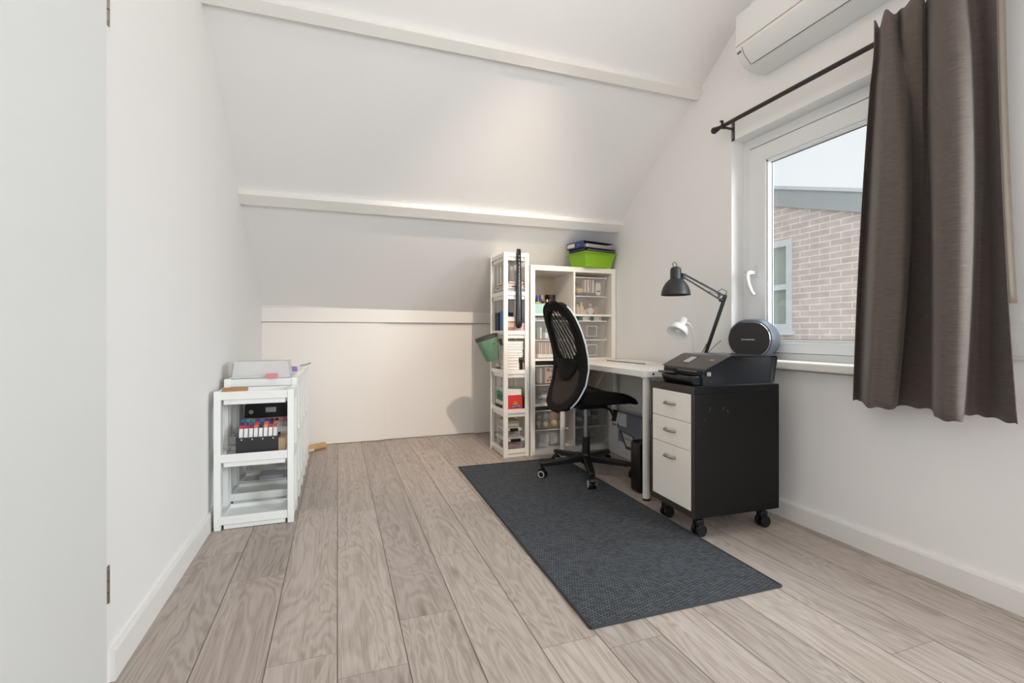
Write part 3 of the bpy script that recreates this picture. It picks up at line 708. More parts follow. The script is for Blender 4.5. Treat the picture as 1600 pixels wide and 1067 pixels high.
gp_.prism([(1.965,2.434),(1.982,2.3965),(2.029,2.3560),(2.031,2.3595),(1.986,2.400),(1.970,2.436)], 1.925, 1.927, 'y'); gp_.build('flap_gap', 'acdark', ac, smooth=False)
MB().box(1.9665,1.952,2.414,1.980,1.960,2.420).box(1.9665,1.940,2.414,1.980,1.947,2.423).build('lettering', '#7d7d7b', ac, smooth=False, label='tiny grey mark on the left end')
sk = thing('wall_socket', 'white double wall socket box right of the curtain', 'socket', (0,0,0))
MB().prism(rr(.80, .862, .972, .986, .008), 2.168, 2.18, 'x').build('plate', 'white', sk, bev=.002)
MB().prism(rr(.89, .875, .962, .973, .004), 2.163, 2.169, 'x').prism(rr(.808, .875, .88, .973, .004), 2.163, 2.169, 'x').build('rocker', 'white', sk, bev=.001)

# ------------------------------------------------------------------ plastic racks by the left wall
def rack(H, trays, label, loc):
    r = thing('plastic_rack', label, 'rack', loc, 0, 'white plastic racks by the left wall'); Wd, Dp = .352, .205
    for x0 in (0, Wd-.030):
        m = MB(); x1 = x0+.030
        for y0 in (0, Dp-.036):
            ye = y0+.036
            m.prism([(y0,.03),(y0+.004,.0) if y0 == 0 else (y0+.010,.0),(ye-.010,.0) if y0 == 0 else (ye-.004,.0),(ye,.03),(ye,H-.006),(ye-.004,H) ,(y0+.004,H),(y0,H-.006)], x0, x1, 'x')
        for k in range(3): m.box(x0+.012, .058+k*.038, .075, x1-.012, .070+k*.038, H-.02)
        for t in trays: m.box(x0+.001, .036, t-.048, x1-.001, Dp-.036, t-.002)
        m.box(x0+.002, .036, .045, x1-.002, Dp-.036, .066)
        m.build('side_panel', 'white', r, bev=.003)
    for t in trays:
        m = MB(); o = (.029, .004, Wd-.029, Dp-.004)
        m.ring(o, (.040, .016, Wd-.040, Dp-.016), t-.040, t)
        m.ring((.040,.014,Wd-.040,Dp-.014), (.048,.022,Wd-.048,Dp-.022), t-.064, t-.036).box(.028,.012,t-.024,Wd-.028,Dp-.012,t-.019)
        m.build('tray', 'white', r, bev=.002)
    return r
TA = (.066, .366, .669); TB = (.106, .406, .709)
ra = rack(.672, TA, 'lower white plastic rack nearest the camera, marker pens inside', (-.558, 2.645, 0))
rb = rack(.712, TB, 'taller white plastic rack directly behind the lower front one', (-.558, 2.870, 0))
for k, lb in enumerate(('third white plastic rack from the camera, black binder on its shelf', 'fourth white plastic rack from the camera, purple box on top', 'fifth white plastic rack from the camera, between the purple box and the silver rod', 'farthest white plastic rack of the row by the left wall')):
    copy_tree(rb, None, lb, (-.558, 3.092+.222*k, 0))
# on and in the racks
put(MB().prism(rr(-.055,-.017,.055,.017,.006), 0, .016, 'z').tube([(-.05,-.0175,.008),(-.05,-.0165,.008)],.004,8), 'leather_case', 'tan', 'narrow tan brown case lying on the lower front rack', 'case', (-.470, 2.672, .6695), 4, bev=.002)
hd = thing('marker_holder', 'black box holder full of marker pens in the front rack', 'pen holder', (-.470, 2.682, .3475))
MB().tub((0,0,.19,.10), (0,0,.19,.10), 0, .088, .003).build('box', plain('holder_black', '#2a2b2d', .45), hd, smooth=False)
for k in range(4): MB().ball((.025+k*.047, -.0005, .078), .0035, 10).build('stud', 'white', hd)
caps = ['#c2294a','#23305f','#b3273c','#d86a4a','#2f6fa3','#5a2f6b','#c23b34','#2b3a86','#3c9a8e','#8c1f3a','#e08a6a','#26447d','#454a9c','#d1553f','#3d8f58','#20222a']
mp_ = MB().bar((0,-.012,-.055),(0,.018,.032),.0165,.0085, up=(0,1,0)).build('marker_pen', 'white'); tag(mp_, 'x', 'pen', 'marker pens in the black holder')
tilt = Vector((0,.33,.94))
cap_me = {}
for c_ in caps:
    cap_me[c_] = MB().add([(x, y, z) for z in (0, .016) for x, y in ((-.0083,-.0045),(.0083,-.0045),(.0083,.0045),(-.0083,.0045))], [(0,3,2,1),(4,5,6,7),(0,1,5,4),(1,2,6,5),(2,3,7,6),(3,0,4,7)])
rown = ['front','middle','back']
colname = {'#c2294a':'crimson','#23305f':'dark blue','#b3273c':'red','#d86a4a':'orange','#2f6fa3':'blue','#5a2f6b':'purple','#c23b34':'bright red','#2b3a86':'royal blue','#3c9a8e':'teal','#8c1f3a':'wine red','#e08a6a':'salmon','#26447d':'navy','#454a9c':'violet','#d1553f':'orange red','#3d8f58':'green','#20222a':'black'}
seq = [['#c2294a','#b3273c','#8c1f3a','#d86a4a','#20222a','#e08a6a','#c23b34','#d1553f'],['#23305f','#5a2f6b','#454a9c','#c23b34','#26447d','#d86a4a','#2b3a86','#e08a6a'],['#2f6fa3','#3c9a8e','#3d8f58','#2b3a86','#2f6fa3','#26447d','#20222a','#20222a']]
first = True
for r_ in range(3):
    for k in range(8):
        o = mp_ if first else mp_.copy()
        if not first: col.objects.link(o)
        first = False
        o.location = (-.470+.018+k*.022, 2.682+.022+.028*r_, .3475+.094+.010*r_)
        cname = colname[seq[r_][k]]
        o['label'] = f'marker pen with {cname} cap, {rown[r_]} row, {["leftmost","second","third","fourth","fifth","sixth","seventh","rightmost"][k]} in the black holder'
        cm = MB(); cm.T = Matrix.Translation((0,.018,.032)) @ tilt.to_track_quat('Z','Y').to_matrix().to_4x4()
        cm.add([(x, y, z) for z in (-.001, .016) for x, y in ((-.0085,-.0046),(.0085,-.0046),(.0085,.0046),(-.0085,.0046))], BF)
        cm.build('cap', seq[r_][k], o, smooth=False)
def tubbox(name, label, cat, loc, b, h, mat='clear', taper=.012, rim=True, rz=0, group=None, lid=False):
    t = thing(name, label, cat, loc, rz, group); w_, d_ = b
    MB().tub((-w_/2+taper,-d_/2+taper,w_/2-taper,d_/2-taper), (-w_/2,-d_/2,w_/2,d_/2), 0, h, .0022).build('body', mat, t, bev=.004)
    if rim: MB().ring((-w_/2-.007,-d_/2-.007,w_/2+.007,d_/2+.007), (-w_/2+.002,-d_/2+.002,w_/2-.002,d_/2-.002), h-.008, h+.001).build('rim', 'clearrim', t, bev=.002)
    if lid: MB().box(-w_/2-.006,-d_/2-.006,h+.0015,w_/2+.006,d_/2+.006,h+.010).build('lid', 'clearrim' if lid is True else lid, t, bev=.003)
    return t
ub = thing('storage_box', 'large clear plastic box turned upside down on the second rack', 'box', (-.385, 2.975, .7125))
m = MB(); m.T = Matrix.Translation((0,0,.088)) @ Matrix.Diagonal((1,1,-1,1)); m.tub((-.130,-.078,.130,.078), (-.140,-.088,.140,.088), 0, .088, .0022); m.build('body', 'frost', ub, bev=.006)
MB().ring((-.147,-.095,.147,.095), (-.139,-.087,.139,.087), .0, .008).build('rim', 'clearrim', ub, bev=.002)
MB().box(-.166,-.03,.004,-.146,.03,.075).build('flap', 'clearrim', ub, bev=.006)
put(MB().box(-.025,-.02,0,.025,.02,.022), 'eraser', '#e58a98', 'pink block on the second rack beside the clear box', 'block', (-.330, 2.8785-.012, .7125), 0, bev=.002)
put(MB().box(-.045,-.03,0,.045,.03,.045), 'card_box', '#9a78c9', 'purple box standing on the fourth rack', 'box', (-.294, 3.41, .6905), 0, bev=.002)
put(MB().box(-.025,-.02,0,.025,.02,.062), 'card_box', '#e8937f', 'orange box behind the purple box on the racks', 'box', (-.325, 3.465, .6905), 0, bev=.002)
put(MB().tube([(-.03,-.05,.006),(.0,.0,.008),(.022,.05,.014)], .005, 10).tube([(.020,.046,.0135),(.028,.062,.016)],.007,10), 'metal_rod', pc('#9a9da1', .35), 'thin silver rod lying across the farthest rack top', 'rod', (-.222, 3.86, .7115), 0)
put(MB().box(-.022,-.017,0,.022,.017,.03), 'card_box', '#e9c79a', 'tiny beige box right of the purple box on the racks', 'box', (-.272, 3.47, .6905), 0, bev=.001)
bn = thing('ring_binder', 'black ring binder lying in the third rack', 'binder', (-.375, 3.198, .4600))
MB().box(-.13,-.062,.0,.13,.062,.075).build('cover', plain('binder_black', '#222426', .5), bn, bev=.003)
MB().tube([(-.095,-.0625,.035),(-.095,-.0645,.035)], .012, 16).build('finger_hole', '#cfd2d2', bn)
MB().box(-.02,-.0635,.03,.035,-.062,.058).build('spine_label', '#bfc3c3', bn, label='torn pale label on the spine')
put(MB().box(-.12,-.055,0,.12,.055,.044), 'card_box', '#e4e1db', 'white flat box under the books in the third rack', 'box', (-.380, 3.195, .3875), 0, bev=.002)
put(MB().box(-.105,-.060,0,.105,.060,.027), 'book', '#d890a4', 'pink and cream book under the black binder in the third rack', 'book', (-.365, 3.190, .4320), 2, bev=.002)
put(MB().tube([(-.03,0,.003),(-.022,0,.017),(0,0,.024),(.022,0,.017),(.03,0,.003)], .0032, 8), 'loop_handle', 'black', 'black loop handle standing in the second rack', 'handle', (-.33, 2.905, .3875), 0)
tubbox('storage_box', 'flat clear box at the left of the second rack', 'box', (-.455, 2.975, .3875), (.10, .14), .042, 'frost', .006)
put(MB().box(-.02,-.06,0,.02,.06,.075), 'card_box', '#c7ad8d', 'beige card box right of the black marker holder', 'box', (-.268, 2.748, .3475), 0, bev=.002)
put(MB().box(-.09,-.06,0,.09,.06,.030), 'file_tray', '#b9bfc6', 'grey flat case in the bottom of the third rack', 'case', (-.34, 3.195, .0875), 0, bev=.003)
wd_ = thing('wooden_roller', 'bare wooden roller lying on the floor behind the racks', 'roller', (-.19, 4.18, 0), 0)
MB().tube([(-.12,-.06,.026),(.095,.085,.026)], .026, 18).build('barrel', 'wood', wd_, bev=.003)
MB().tube([(-.03,-.035,.014),(.01,-.008,.014)], .014, 12).build('peg', '#d8c3a8', wd_)

# ------------------------------------------------------------------ tall rack and its contents
TX, TY = 1.192, 3.456; TW, TD, TH = .208, .332, 1.575
tw = thing('tall_rack', 'tall narrow white plastic rack with six trays beside the cube shelf', 'rack', (TX, TY, 0), 1)
for x, sx in ((0, 1), (TW, -1)):
    for y, sy in ((0, 1), (TD, -1)):
        a, b = .040, .034
        q_ = [(x, y), (x+sx*b, y), (x+sx*b, y+sy*.007), (x+sx*.008, y+sy*.007), (x+sx*.008, y+sy*a*.6), (x, y+sy*a*.6)]
        MB().prism(q_, 0, TH, 'z').build('post', 'shelfw', tw, bev=.002)
tz = (.060, .367, .669, .973, 1.275, 1.573)
for t in tz:
    m = MB().ring((.006,.004,TW-.006,TD-.004), (.018,.016,TW-.018,TD-.016), t-.032, t)
    m.ring((.018,.014,TW-.018,TD-.014), (.026,.024,TW-.026,TD-.024), t-.060, t-.030).box(.016,.014,t-.024,TW-.016,TD-.014,t-.020); m.build('tray', 'shelfw', tw, bev=.0015)
for k in range(4): MB().box(.058+k*.026, TD-.010, .03, .070+k*.026, TD-.005, TH-.04).build('slat', 'shelfw', tw)
MB().box(.03, .012, .0, TW-.03, .03, .02).build('plinth', 'shelfw', tw)
def tp(x, y, k): return (TX+x, TY+y, tz[k]-.0195)           # a spot on tray k
sh = thing('shoehorn', 'long black shoehorn with a row of holes hanging on the tall rack', 'shoehorn', (TX+.118, TY-.012, 0))
rows = []
for z, wv, dp in ((1.60,.014,.004),(1.585,.017,.006),(1.45,.0185,.008),(1.30,.021,.009),(1.15,.0235,.010),(1.06,.026,.011),(1.015,.025,.010),(.998,.019,.008),(.992,.010,.005)):
    rows.append([(wv*math.sin(a), -dp*math.cos(a)*1.0+.006+(1.6-z)*-.006, z) for a in [R(-85+17*k) for k in range(11)]])
MB().grid(rows).build('blade', 'blackgl', sh, solid=.003)
for k in range(9): MB().ball((0, -.0045-.006*(.06+.04*k)/1, 1.545-.028*k), .0034, 8, (1,1,1.9)).build('hole', '#b8b2a8', sh)
hk = MB().tube([(0,.004,1.583),(0,.012,1.592),(0,.022,1.588),(0,.026,1.57)], .003, 8).build('hook', 'blackgl', sh)
gb = thing('hanging_bin', 'green plastic bin with dark rim hanging on the left of the tall rack', 'bin', (1.150, 3.60, .742)); gb.rotation_euler = (0, R(-17), 0)
m = MB(); pf = [(.0005,.0),(.048,.0),(.056,.010),(.088,.165),(.0905,.178),(.0875,.178),(.084,.160),(.053,.014),(.0005,.008)]
m.lathe(pf, 32, None, 1.0, .82).build('body', 'green', gb)
MB().lathe([(.0915,.172),(.093,.196),(.0885,.196),(.0865,.174),(.0915,.172)], 32, None, 1.0, .82).lathe([(.0005,.179),(.0885,.179),(.0885,.184),(.0005,.184)], 32, None, 1.0, .82).build('rim', 'binlid', gb)
MB().box(-.012,-.012,.183,.012,.012,.187).build('knob', '#1c1a1a', gb)
MB().box(.070,-.03,.13,.105,.03,.142).box(.098,-.03,.09,.105,.03,.142).build('hook', 'binlid', gb)
MB().box(.012,-.0735,.128,.034,-.068,.1325).build('lettering', '#34503c', gb, label='tiny dark mark on the bin')
def book(label, loc, d, cover, rz=0, cat='book', name='book', group=None, pages=True, face='y'):
    """lying or standing block with cover boards and a page block; d = size xyz, loc = base centre"""
    b = thing(name, label, cat, loc, rz, group); x, y, z = d[0]/2, d[1]/2, d[2]
    if face == 'y':                                           # lying, page edges to the front
        MB().box(-x,-y,0,x,y,.002).box(-x,-y,z-.002,x,y,z).box(-x,-y,0,-x+.002,y,z).build('cover', cover, b, smooth=False)
        MB().box(-x+.002,-y+.003,.002,x-.003,y-.003,z-.002).build('pages', 'paper', b, smooth=False)
    else:
        MB().box(-x,-y,0,-x+.002,y,z).box(x-.002,-y,0,x,y,z).box(-x,-y,0,x,-y+.002,z).build('cover', cover, b, smooth=False)
        MB().box(-x+.002,-y+.002,.003,x-.002,y-.003,z-.003).build('pages', 'paper', b, smooth=False)
    return b
# tray 5 (second from the top): clear box of papers and folders
tubbox('storage_box', 'clear box of folders on the second tray of the tall rack', 'box', tp(.105,.165,4), (.150,.27), .050, 'frost', .008)
z = tz[4]+.0325
for k, (c_, lb) in enumerate((('#d9c9bc','pale folder lying lowest on the box in the tall rack'),('#e8dccf','cream notebook in the pile on the second tray'),('#c78f8c','dusty pink notebook on the pile on the second tray'),('#efe3dc','white notebook topping the pile on the second tray'))):
    book(lb, (TX+.108, TY+.16, z), (.150-.006*k, .25, .011), c_, (-3, 4, -5, 6)[k], group='notebooks on the second tray of the tall rack'); z += .0115
put(MB().box(-.028,-.002,0,.028,.002,.008), 'name_strip', '#3b3336', 'dark strip on the front of the notebook pile', 'strip', (TX+.100, TY+.022, tz[4]+.0345), 0)
# tray 4: books
z4 = tz[3]-.0195
book('dark navy book standing at the back left of the third tray', (TX+.040, TY+.255, z4), (.026,.085,.165), '#141a33', 0, face='x')
book('bright blue binder standing on the third tray', (TX+.050, TY+.165, z4), (.030,.075,.175), '#2f76b4', 0, face='x')
book('dark teal blue book standing behind the red book', (TX+.115, TY+.235, z4), (.075,.05,.168), '#1d5a86', 0, face='x')
book('green book standing on the third tray', (TX+.050, TY+.085, z4), (.026,.070,.135), '#4d7a34', 0, face='x')
book('red paperback lying tilted on the third tray', (TX+.085, TY+.055, z4+.088), (.105,.06,.040), '#cc3a2c', 0)
put(MB().box(-.045,-.025,0,.045,.025,.086), 'card_box', '#d9c4a6', 'cream box under the red paperback', 'box', (TX+.085, TY+.06, z4), 0, bev=.002)
put(MB().box(-.026,-.002,0,.026,.002,.046), 'postcard', '#a8735f', 'small brown picture card leaning on the cream box', 'card', (TX+.070, TY+.030, z4), 0)
put(MB().box(-.042,-.014,0,.042,.014,.078), 'card_box', '#e7bcbc', 'pink and white box behind the shoehorn tip', 'box', (TX+.139, TY+.040, z4), 0, bev=.002)
put(MB().box(-.008,-.02,0,.008,.02,.105), 'card_box', '#cf3f45', 'narrow red box right of the shoehorn tip', 'box', (TX+.166, TY+.085, z4), 0, bev=.001)
put(MB().box(-.012,-.03,0,.012,.03,.06), 'wooden_block', '#6b4a34', 'brown block at the right end of the third tray', 'block', (TX+.176, TY+.150, z4), 0, bev=.001)
# tray 3: a stack of white books
z3 = tz[2]-.0195; z = z3
hts = [.024,.022,.024,.022,.024,.018,.020,.026,.020,.022,.020]
nm_ = ['lowest','second','third','fourth','fifth','sixth','seventh','eighth','ninth','tenth','topmost']
for k, h_ in enumerate(hts):
    wv = .105 if k < 5 else .132
    book(f'{"cream" if k < 7 else "white"} book, {nm_[k]} from below in the stack on the fourth tray', (TX+(.085 if k < 5 else .103)+rnd.uniform(-.004,.004), TY+.105, z), (wv, .16, h_-.0006), ['#e9dccb','#f0e6d8','#e6cdb2','#efe4d4','#ead9c6','#e8dfd2','#f1ece4','#e9eef0','#dfe8ec','#eef3f4','#e6edf0'][k], rnd.uniform(-2,2), group='white books stacked on the fourth tray')
    z += h_
put(MB().box(-.016,-.05,0,.016,.05,.095), 'book', '#1e1712', 'small black book right of the cream book stack', 'book', (TX+.158, TY+.10, z3), 0, bev=.001)
put(MB().box(-.004,-.003,0,.004,.003,.075), 'leaflet', '#d8b79c', 'narrow beige leaflet leaning by the black book', 'leaflet', (TX+.172, TY+.038, z3), 0)
for k in range(4):
    put(MB().box(-.022,-.03,0,.022,.03,.03), 'small_box', ['#8a8178','#d9d2c8','#b3a99d','#e6e0d6'][k], ['grey','cream','taupe','white'][k]+' little box at the back left of the fourth tray', 'box', (TX+.050+.047*(k//2), TY+.215+.03, z3+.031*(k % 2)), 0, bev=.001, group='little boxes on the fourth tray')
# tray 2: red notebook and others
z2 = tz[1]-.0195
rn = thing('notebook', 'red spiral notebook with blue title strip on the fifth tray', 'notebook', (TX+.104, TY+.030, z2), 0); rn.rotation_euler = (R(-7), 0, 0)
MB().box(-.060,0,0,.060,.007,.125).build('cover', '#d3322a', rn, smooth=False)
MB().box(-.036,-.001,.028,.046,0,.048).build('title_strip', '#33306f', rn)
MB().prism([(-.022,.05),(.026,.05),(.016,.070),(.002,.078),(-.010,.066)], -.0008, .0002, 'y').build('picture', '#b98a1f', rn)
text('lettering', 'PLANET TIME', .0125, 'white', rn, (.005, -.0014, .038), (R(90),0,0), .0002)
for k in range(10): MB().tube([(-.063,.004,.008+k*.012),(-.058,-.001,.008+k*.012)], .0016, 6).build('spiral', '#b8b8b8', rn)
book('white boxed book standing behind the red notebook', (TX+.098, TY+.072, z2), (.130,.045,.168), '#f0ebe6', 0, face='x')
put(MB().box(-.075,-.09,0,.075,.09,.006), 'folder', '#dfe9e6', 'pale flat folder on top of the green book pile', 'folder', (TX+.100, TY+.205, z2+.160), 0)
for k, (c_, lb, h_) in enumerate((('#3b2a20','dark brown book at the bottom of the fifth tray pile',.036),('#e4ddd2','white book in the fifth tray pile',.034),('#3d6b58','dark green book in the fifth tray pile',.034),('#4f8d74','green book in the fifth tray pile',.030),('#a9cfc0','mint book at the top of the fifth tray pile',.022))):
    book(lb, (TX+.098, TY+.205, z2+sum((.036,.034,.034,.030,.022)[:k])), (.14-.008*k, .17, h_-.0008), c_, (0,2,-3,2,0)[k], group='book pile at the back of the fifth tray')
put(MB().box(-.010,-.02,0,.010,.02,.11), 'book', '#2a2320', 'thin dark book right of the red notebook', 'book', (TX+.1785, TY+.07, z2), 0, bev=.001)
# tray 1: two clip boxes
zb = tz[0]-.0195
def clipbox(label, loc, w_, d_, h_, cont):
    b = tubbox('clip_box', label, 'box', loc, (w_, d_), h_, 'clear', .010, True, 0, 'clear clip boxes at the bottom of the tall rack')
    MB().box(-w_/2-.004,-d_/2-.004,h_,w_/2+.004,d_/2+.004,h_+.014).build('lid', 'frost', b, bev=.004)
    MB().box(-w_*.27,-d_/2-.013,h_-.012,w_*.27,-d_/2-.003,h_+.012).build('clip', 'black', b, bev=.002)
    return b
clipbox('larger clear clip box with black clip on the bottom tray', tp(.104,.150,0), .150, .24, .085, 0)
put(MB().prism(rr(-.06,-.09,.06,.09,.02), 0, .04, 'z'), 'folded_cloth', '#8c3f4b', 'dark red cloth inside the larger clip box', 'cloth', (TX+.104, TY+.15, zb+.004), 0, bev=.01)
clipbox('smaller clear clip box with black clip stacked on the larger one', (TX+.096, TY+.140, zb+.103), .120, .19, .060, 0)
put(MB().ball((0,0,.02),.02,12,(1.9,2.6,1)), 'folded_cloth', '#5f5a48', 'olive grey cloth inside the smaller clip box', 'cloth', (TX+.096, TY+.14, zb+.106), 0)
put(MB().prism(rr(-.065,-.08,.06,.08,.02), 0, .045, 'z').tube([(.06,-.06,.035),(.075,-.03,.028),(.078,.03,.02)],.006,8), 'bag', '#b9ad9c', 'beige bag lying on top of the clip boxes', 'bag', (TX+.098, TY+.15, zb+.182), 0, bev=.012)
put(MB().ball((0,0,.013),.013,12), 'knob', '#1b191b', 'black ball at the left of the bottom tray', 'ball', (TX+.030, TY+.24, zb+.18), 0) if 0 else None

# ------------------------------------------------------------------ cube shelf
KX, KY = 1.412, 3.455; KW, KD, KH = .762, .385, 1.486; ST = .3555
kl = thing('cube_shelf', 'tall white cube shelf unit with eight compartments in the corner', 'shelf', (KX, KY, 0), 0)
f_ = .038
MB().box(0,0,0,f_,KD,KH).build('side_panel', 'shelfw', kl, bev=.001); MB().box(KW-f_,0,0,KW,KD,KH).build('side_panel', 'shelfw', kl, bev=.001)
MB().box(f_,0,0,KW-f_,KD,.040).build('bottom_panel', 'shelfw', kl, bev=.001); MB().box(f_,0,KH-.040,KW-f_,KD,KH).build('top_panel', 'shelfw', kl, bev=.001)
for k in (1,2,3): MB().box(f_,.002,.040+k*ST-.016,KW-f_,KD,.040+k*ST).build('shelf_board', 'shelfw', kl, bev=.001)
for k in range(4): MB().box(KW/2-.008,.002,.040+k*ST,KW/2+.008,KD,(.040+(k+1)*ST-.016) if k < 3 else KH-.040).build('divider', 'shelfw', kl, bev=.001)
MB().box(f_,KD-.004,.04,KW-f_,KD-.001,KH-.04).build('back_panel', '#cbbba6', kl)
cellx = (KX+f_+.167, KX+KW-f_-.167)
def cz(row): return .0405+(3-row)*ST                          # row 0 is the top
BW, BD, BH = .262, .33, .150
pb = tubbox('storage_bin', 'clear bin of cards and cloth in the top right compartment', 'bin', (cellx[1]-.012, KY+.19, cz(0)+BH+.003), (BW+.02, BD), BH, 'clear', .016, True, 0, 'clear bins in the cube shelf')
lblC = MB().ring((-.052,.018,.052,.108),(-.048,.022,.048,.104),0,.0015)
for c_, r_, lv, lb in ((1,0,0,'clear bin of craft bottles and discs in the top right compartment'),
                       (1,1,1,'empty clear bin in the second right compartment'),(1,1,0,'clear bin with grey cloth in the second right compartment'),
                       (0,1,1,'clear bin with green carton in the second left compartment'),(0,1,0,'clear bin with a row of beige cards in the second left compartment'),
                       (0,2,1,'clear bin with pink printed packet in the third left compartment'),(0,2,0,'clear bin of red and blue scraps in the third left compartment'),
                       (0,3,1,'clear bin of yarn balls in the bottom left compartment'),(0,3,0,'clear bin of grey cartons in the bottom left compartment'),
                       (1,3,1,'clear bin of dark bits in the bottom right compartment'),(1,3,0,'clear bin holding dark cloth in the bottom right compartment')):
    copy_tree(pb, None, lb, (cellx[c_]-.012+.004*((r_*3+lv) % 3-1), KY+.19, cz(r_)+(BH+.003)*lv))
for lv in (0, 1):
    q_ = MB(); q_.T = Matrix.Translation((0,-.0,0)) @ Matrix.Rotation(R(90), 4, 'X'); q_.ring((-.05,.0,.045,.085),(-.046,.004,.041,.081),0,.0015)
    put(q_, 'label_holder', 'clearrim', 'clear label frame on the '+('lower' if lv == 0 else 'upper')+' bin of the second right compartment', 'label holder', (cellx[1]-.005, KY+.0235-.004*lv*0, cz(1)+.022+(BH+.003)*lv), 0)
def inbin(c_, r_, lv, dx, dy, dz=0): return (cellx[c_]-.012+dx, KY+.202+dy, cz(r_)+.0035+(BH+.003)*lv+dz)
I = lambda mb, nm, mat, lb, cat, c_, r_, lv, dx, dy, dz=0, rz=0, **k: put(mb, nm, mat, lb, cat, inbin(c_, r_, lv, dx, dy, dz), rz, **k)
BX = lambda x, y, z: MB().box(-x/2,-y/2,0,x/2,y/2,z)
ROLL = lambda r, l: MB().tube([(0,-l/2,r),(0,l/2,r)], r, 22).tube([(0,-l/2-.001,r),(0,-l/2,r)], r*.35, 14)
# top right, upper bin
I(BX(.10,.12,.025),'card_box','#2b2a3a','dark blue box at the left of the top right bin','box',1,0,1,-.060,-.07,0,bev=.002)
I(MB().lathe([(.0005,0),(.028,0),(.036,.03),(.034,.034),(.0005,.034)],20),'cup','#e2c98c','yellow cup on the dark blue box','cup',1,0,1,-.062,-.085,.026)
I(MB().ball((0,0,.032),.032,14,(1.2,1.4,1)),'cloth_bundle','#9c3a3f','red cloth bundle in the top right bin','cloth',1,0,1,-.07,.02,.027)
I(MB().ball((0,0,.025),.025,14,(2.0,1.4,.9)),'cloth_bundle','#b86a55','rust red cloth lying over the cards in the top right bin','cloth',1,0,1,.015,.03,.095)
for k,(x,c2) in enumerate(((-.022,'#ded4c6'),(.004,'#e9e0d4'),(.020,'#b69a92'),(.052,'#ece4da'))):
    I(BX(.013,.05,.105),'card_packet',c2,('beige card packet at the left of the row','cream card packet second in the row','mauve card packet third in the row','white card packet at the right of the row')[k]+' in the top right bin','card',1,0,1,x,-.095,.028,group='card packets in the top right bin')
I(BX(.085,.10,.026),'card_box','#39343c','charcoal box under the card packets','box',1,0,1,.035,-.085,0,bev=.002) if 0 else None
ft = thing('hole_punch', 'white rounded craft punch with a label in the top right bin', 'punch', inbin(1,0,1,.098,-.115))
MB().prism([(-.024,.03),(-.018,.010),(0,.002),(.018,.010),(.024,.03),(.022,.11),(-.022,.11)], -.012, .012, 'y').build('body', '#e8e2d8', ft, bev=.004)
MB().box(-.016,-.0135,.05,.016,-.012,.10).build('panel', '#d8d6d2', ft); MB().box(-.018,-.0132,.034,.018,-.0122,.046).build('band', '#5b4a42', ft)
# top right, lower bin
for k,(x,y,r,h) in enumerate(((-.085,-.10,.017,.085),(-.045,-.09,.022,.10))):
    I(MB().lathe([(.0005,0),(r,0),(r,h*.6),(r*.5,h*.72),(r*.5,h),(.0005,h)],18),'bottle',('#cbb9a0','#d8c9b0')[k],('small beige bottle at the left','larger cream bottle')[k]+' in the lower top right bin','bottle',1,0,0,x,y)
I(ROLL(.034,.05),'ribbon_roll','#a78c78','brown ribbon roll at the right of the lower top right bin','ribbon',1,0,0,.085,-.09)
I(ROLL(.028,.04),'ribbon_roll','#d9d0c0','cream ribbon roll in the middle of the lower top right bin','ribbon',1,0,0,.022,-.11)
I(ROLL(.020,.05),'ribbon_roll','#d6cdb9','small pale ribbon roll by the bottles','ribbon',1,0,0,-.012,-.075)
I(BX(.055,.01,.055),'postcard','#94544a','red framed card in the lower top right bin','card',1,0,0,.012,-.05,.052)
I(MB().ball((0,0,.02),.02,14),'yarn_ball','#b7a79b','grey yarn ball behind the cream roll','yarn',1,0,0,.052,-.055,.06)
I(BX(.12,.02,.11),'card_sheet','#5e6a68','dark grey card standing in the lower top right bin','card',1,0,0,-.01,.01)
# second right: cartons on the upper bin
for k in range(2):
    b_ = put(BX(.072,.09,.033),'carton','#e8e4dc',('left','right')[k]+' white carton with green side on the bins in the second right compartment','carton',(cellx[1]-.045+.105*k, KY+.085, cz(1)+2*BH+.0042), 0, bev=.0015)
    MB().box(-.074,-.045,.0,-.037,.045,.034).build('green_side','#4c7a63',b_); MB().box(.010,-.0465,.018,.030,-.045,.021).box(.010,-.0465,.009,.030,-.045,.012).build('lettering','#5a5a5a',b_)
I(BX(.05,.06,.035),'wooden_block','#8a5f40','brown block left of the cartons','block',1,1,1,-.112,-.10,BH)  if 0 else None
I(MB().ball((0,0,.03),.03,14,(2.4,2.2,.9)),'folded_cloth','#7b7a78','grey cloth in the lower bin of the second right compartment','cloth',1,1,0,.02,-.03)
I(ROLL(.022,.04),'tape_roll','#d9c7b5','beige tape roll left of the grey cloth','tape',1,1,0,-.090,-.11)
I(BX(.05,.05,.03),'card_box','#b98f78','tan box under the tape roll side','box',1,1,0,-.05,-.10)
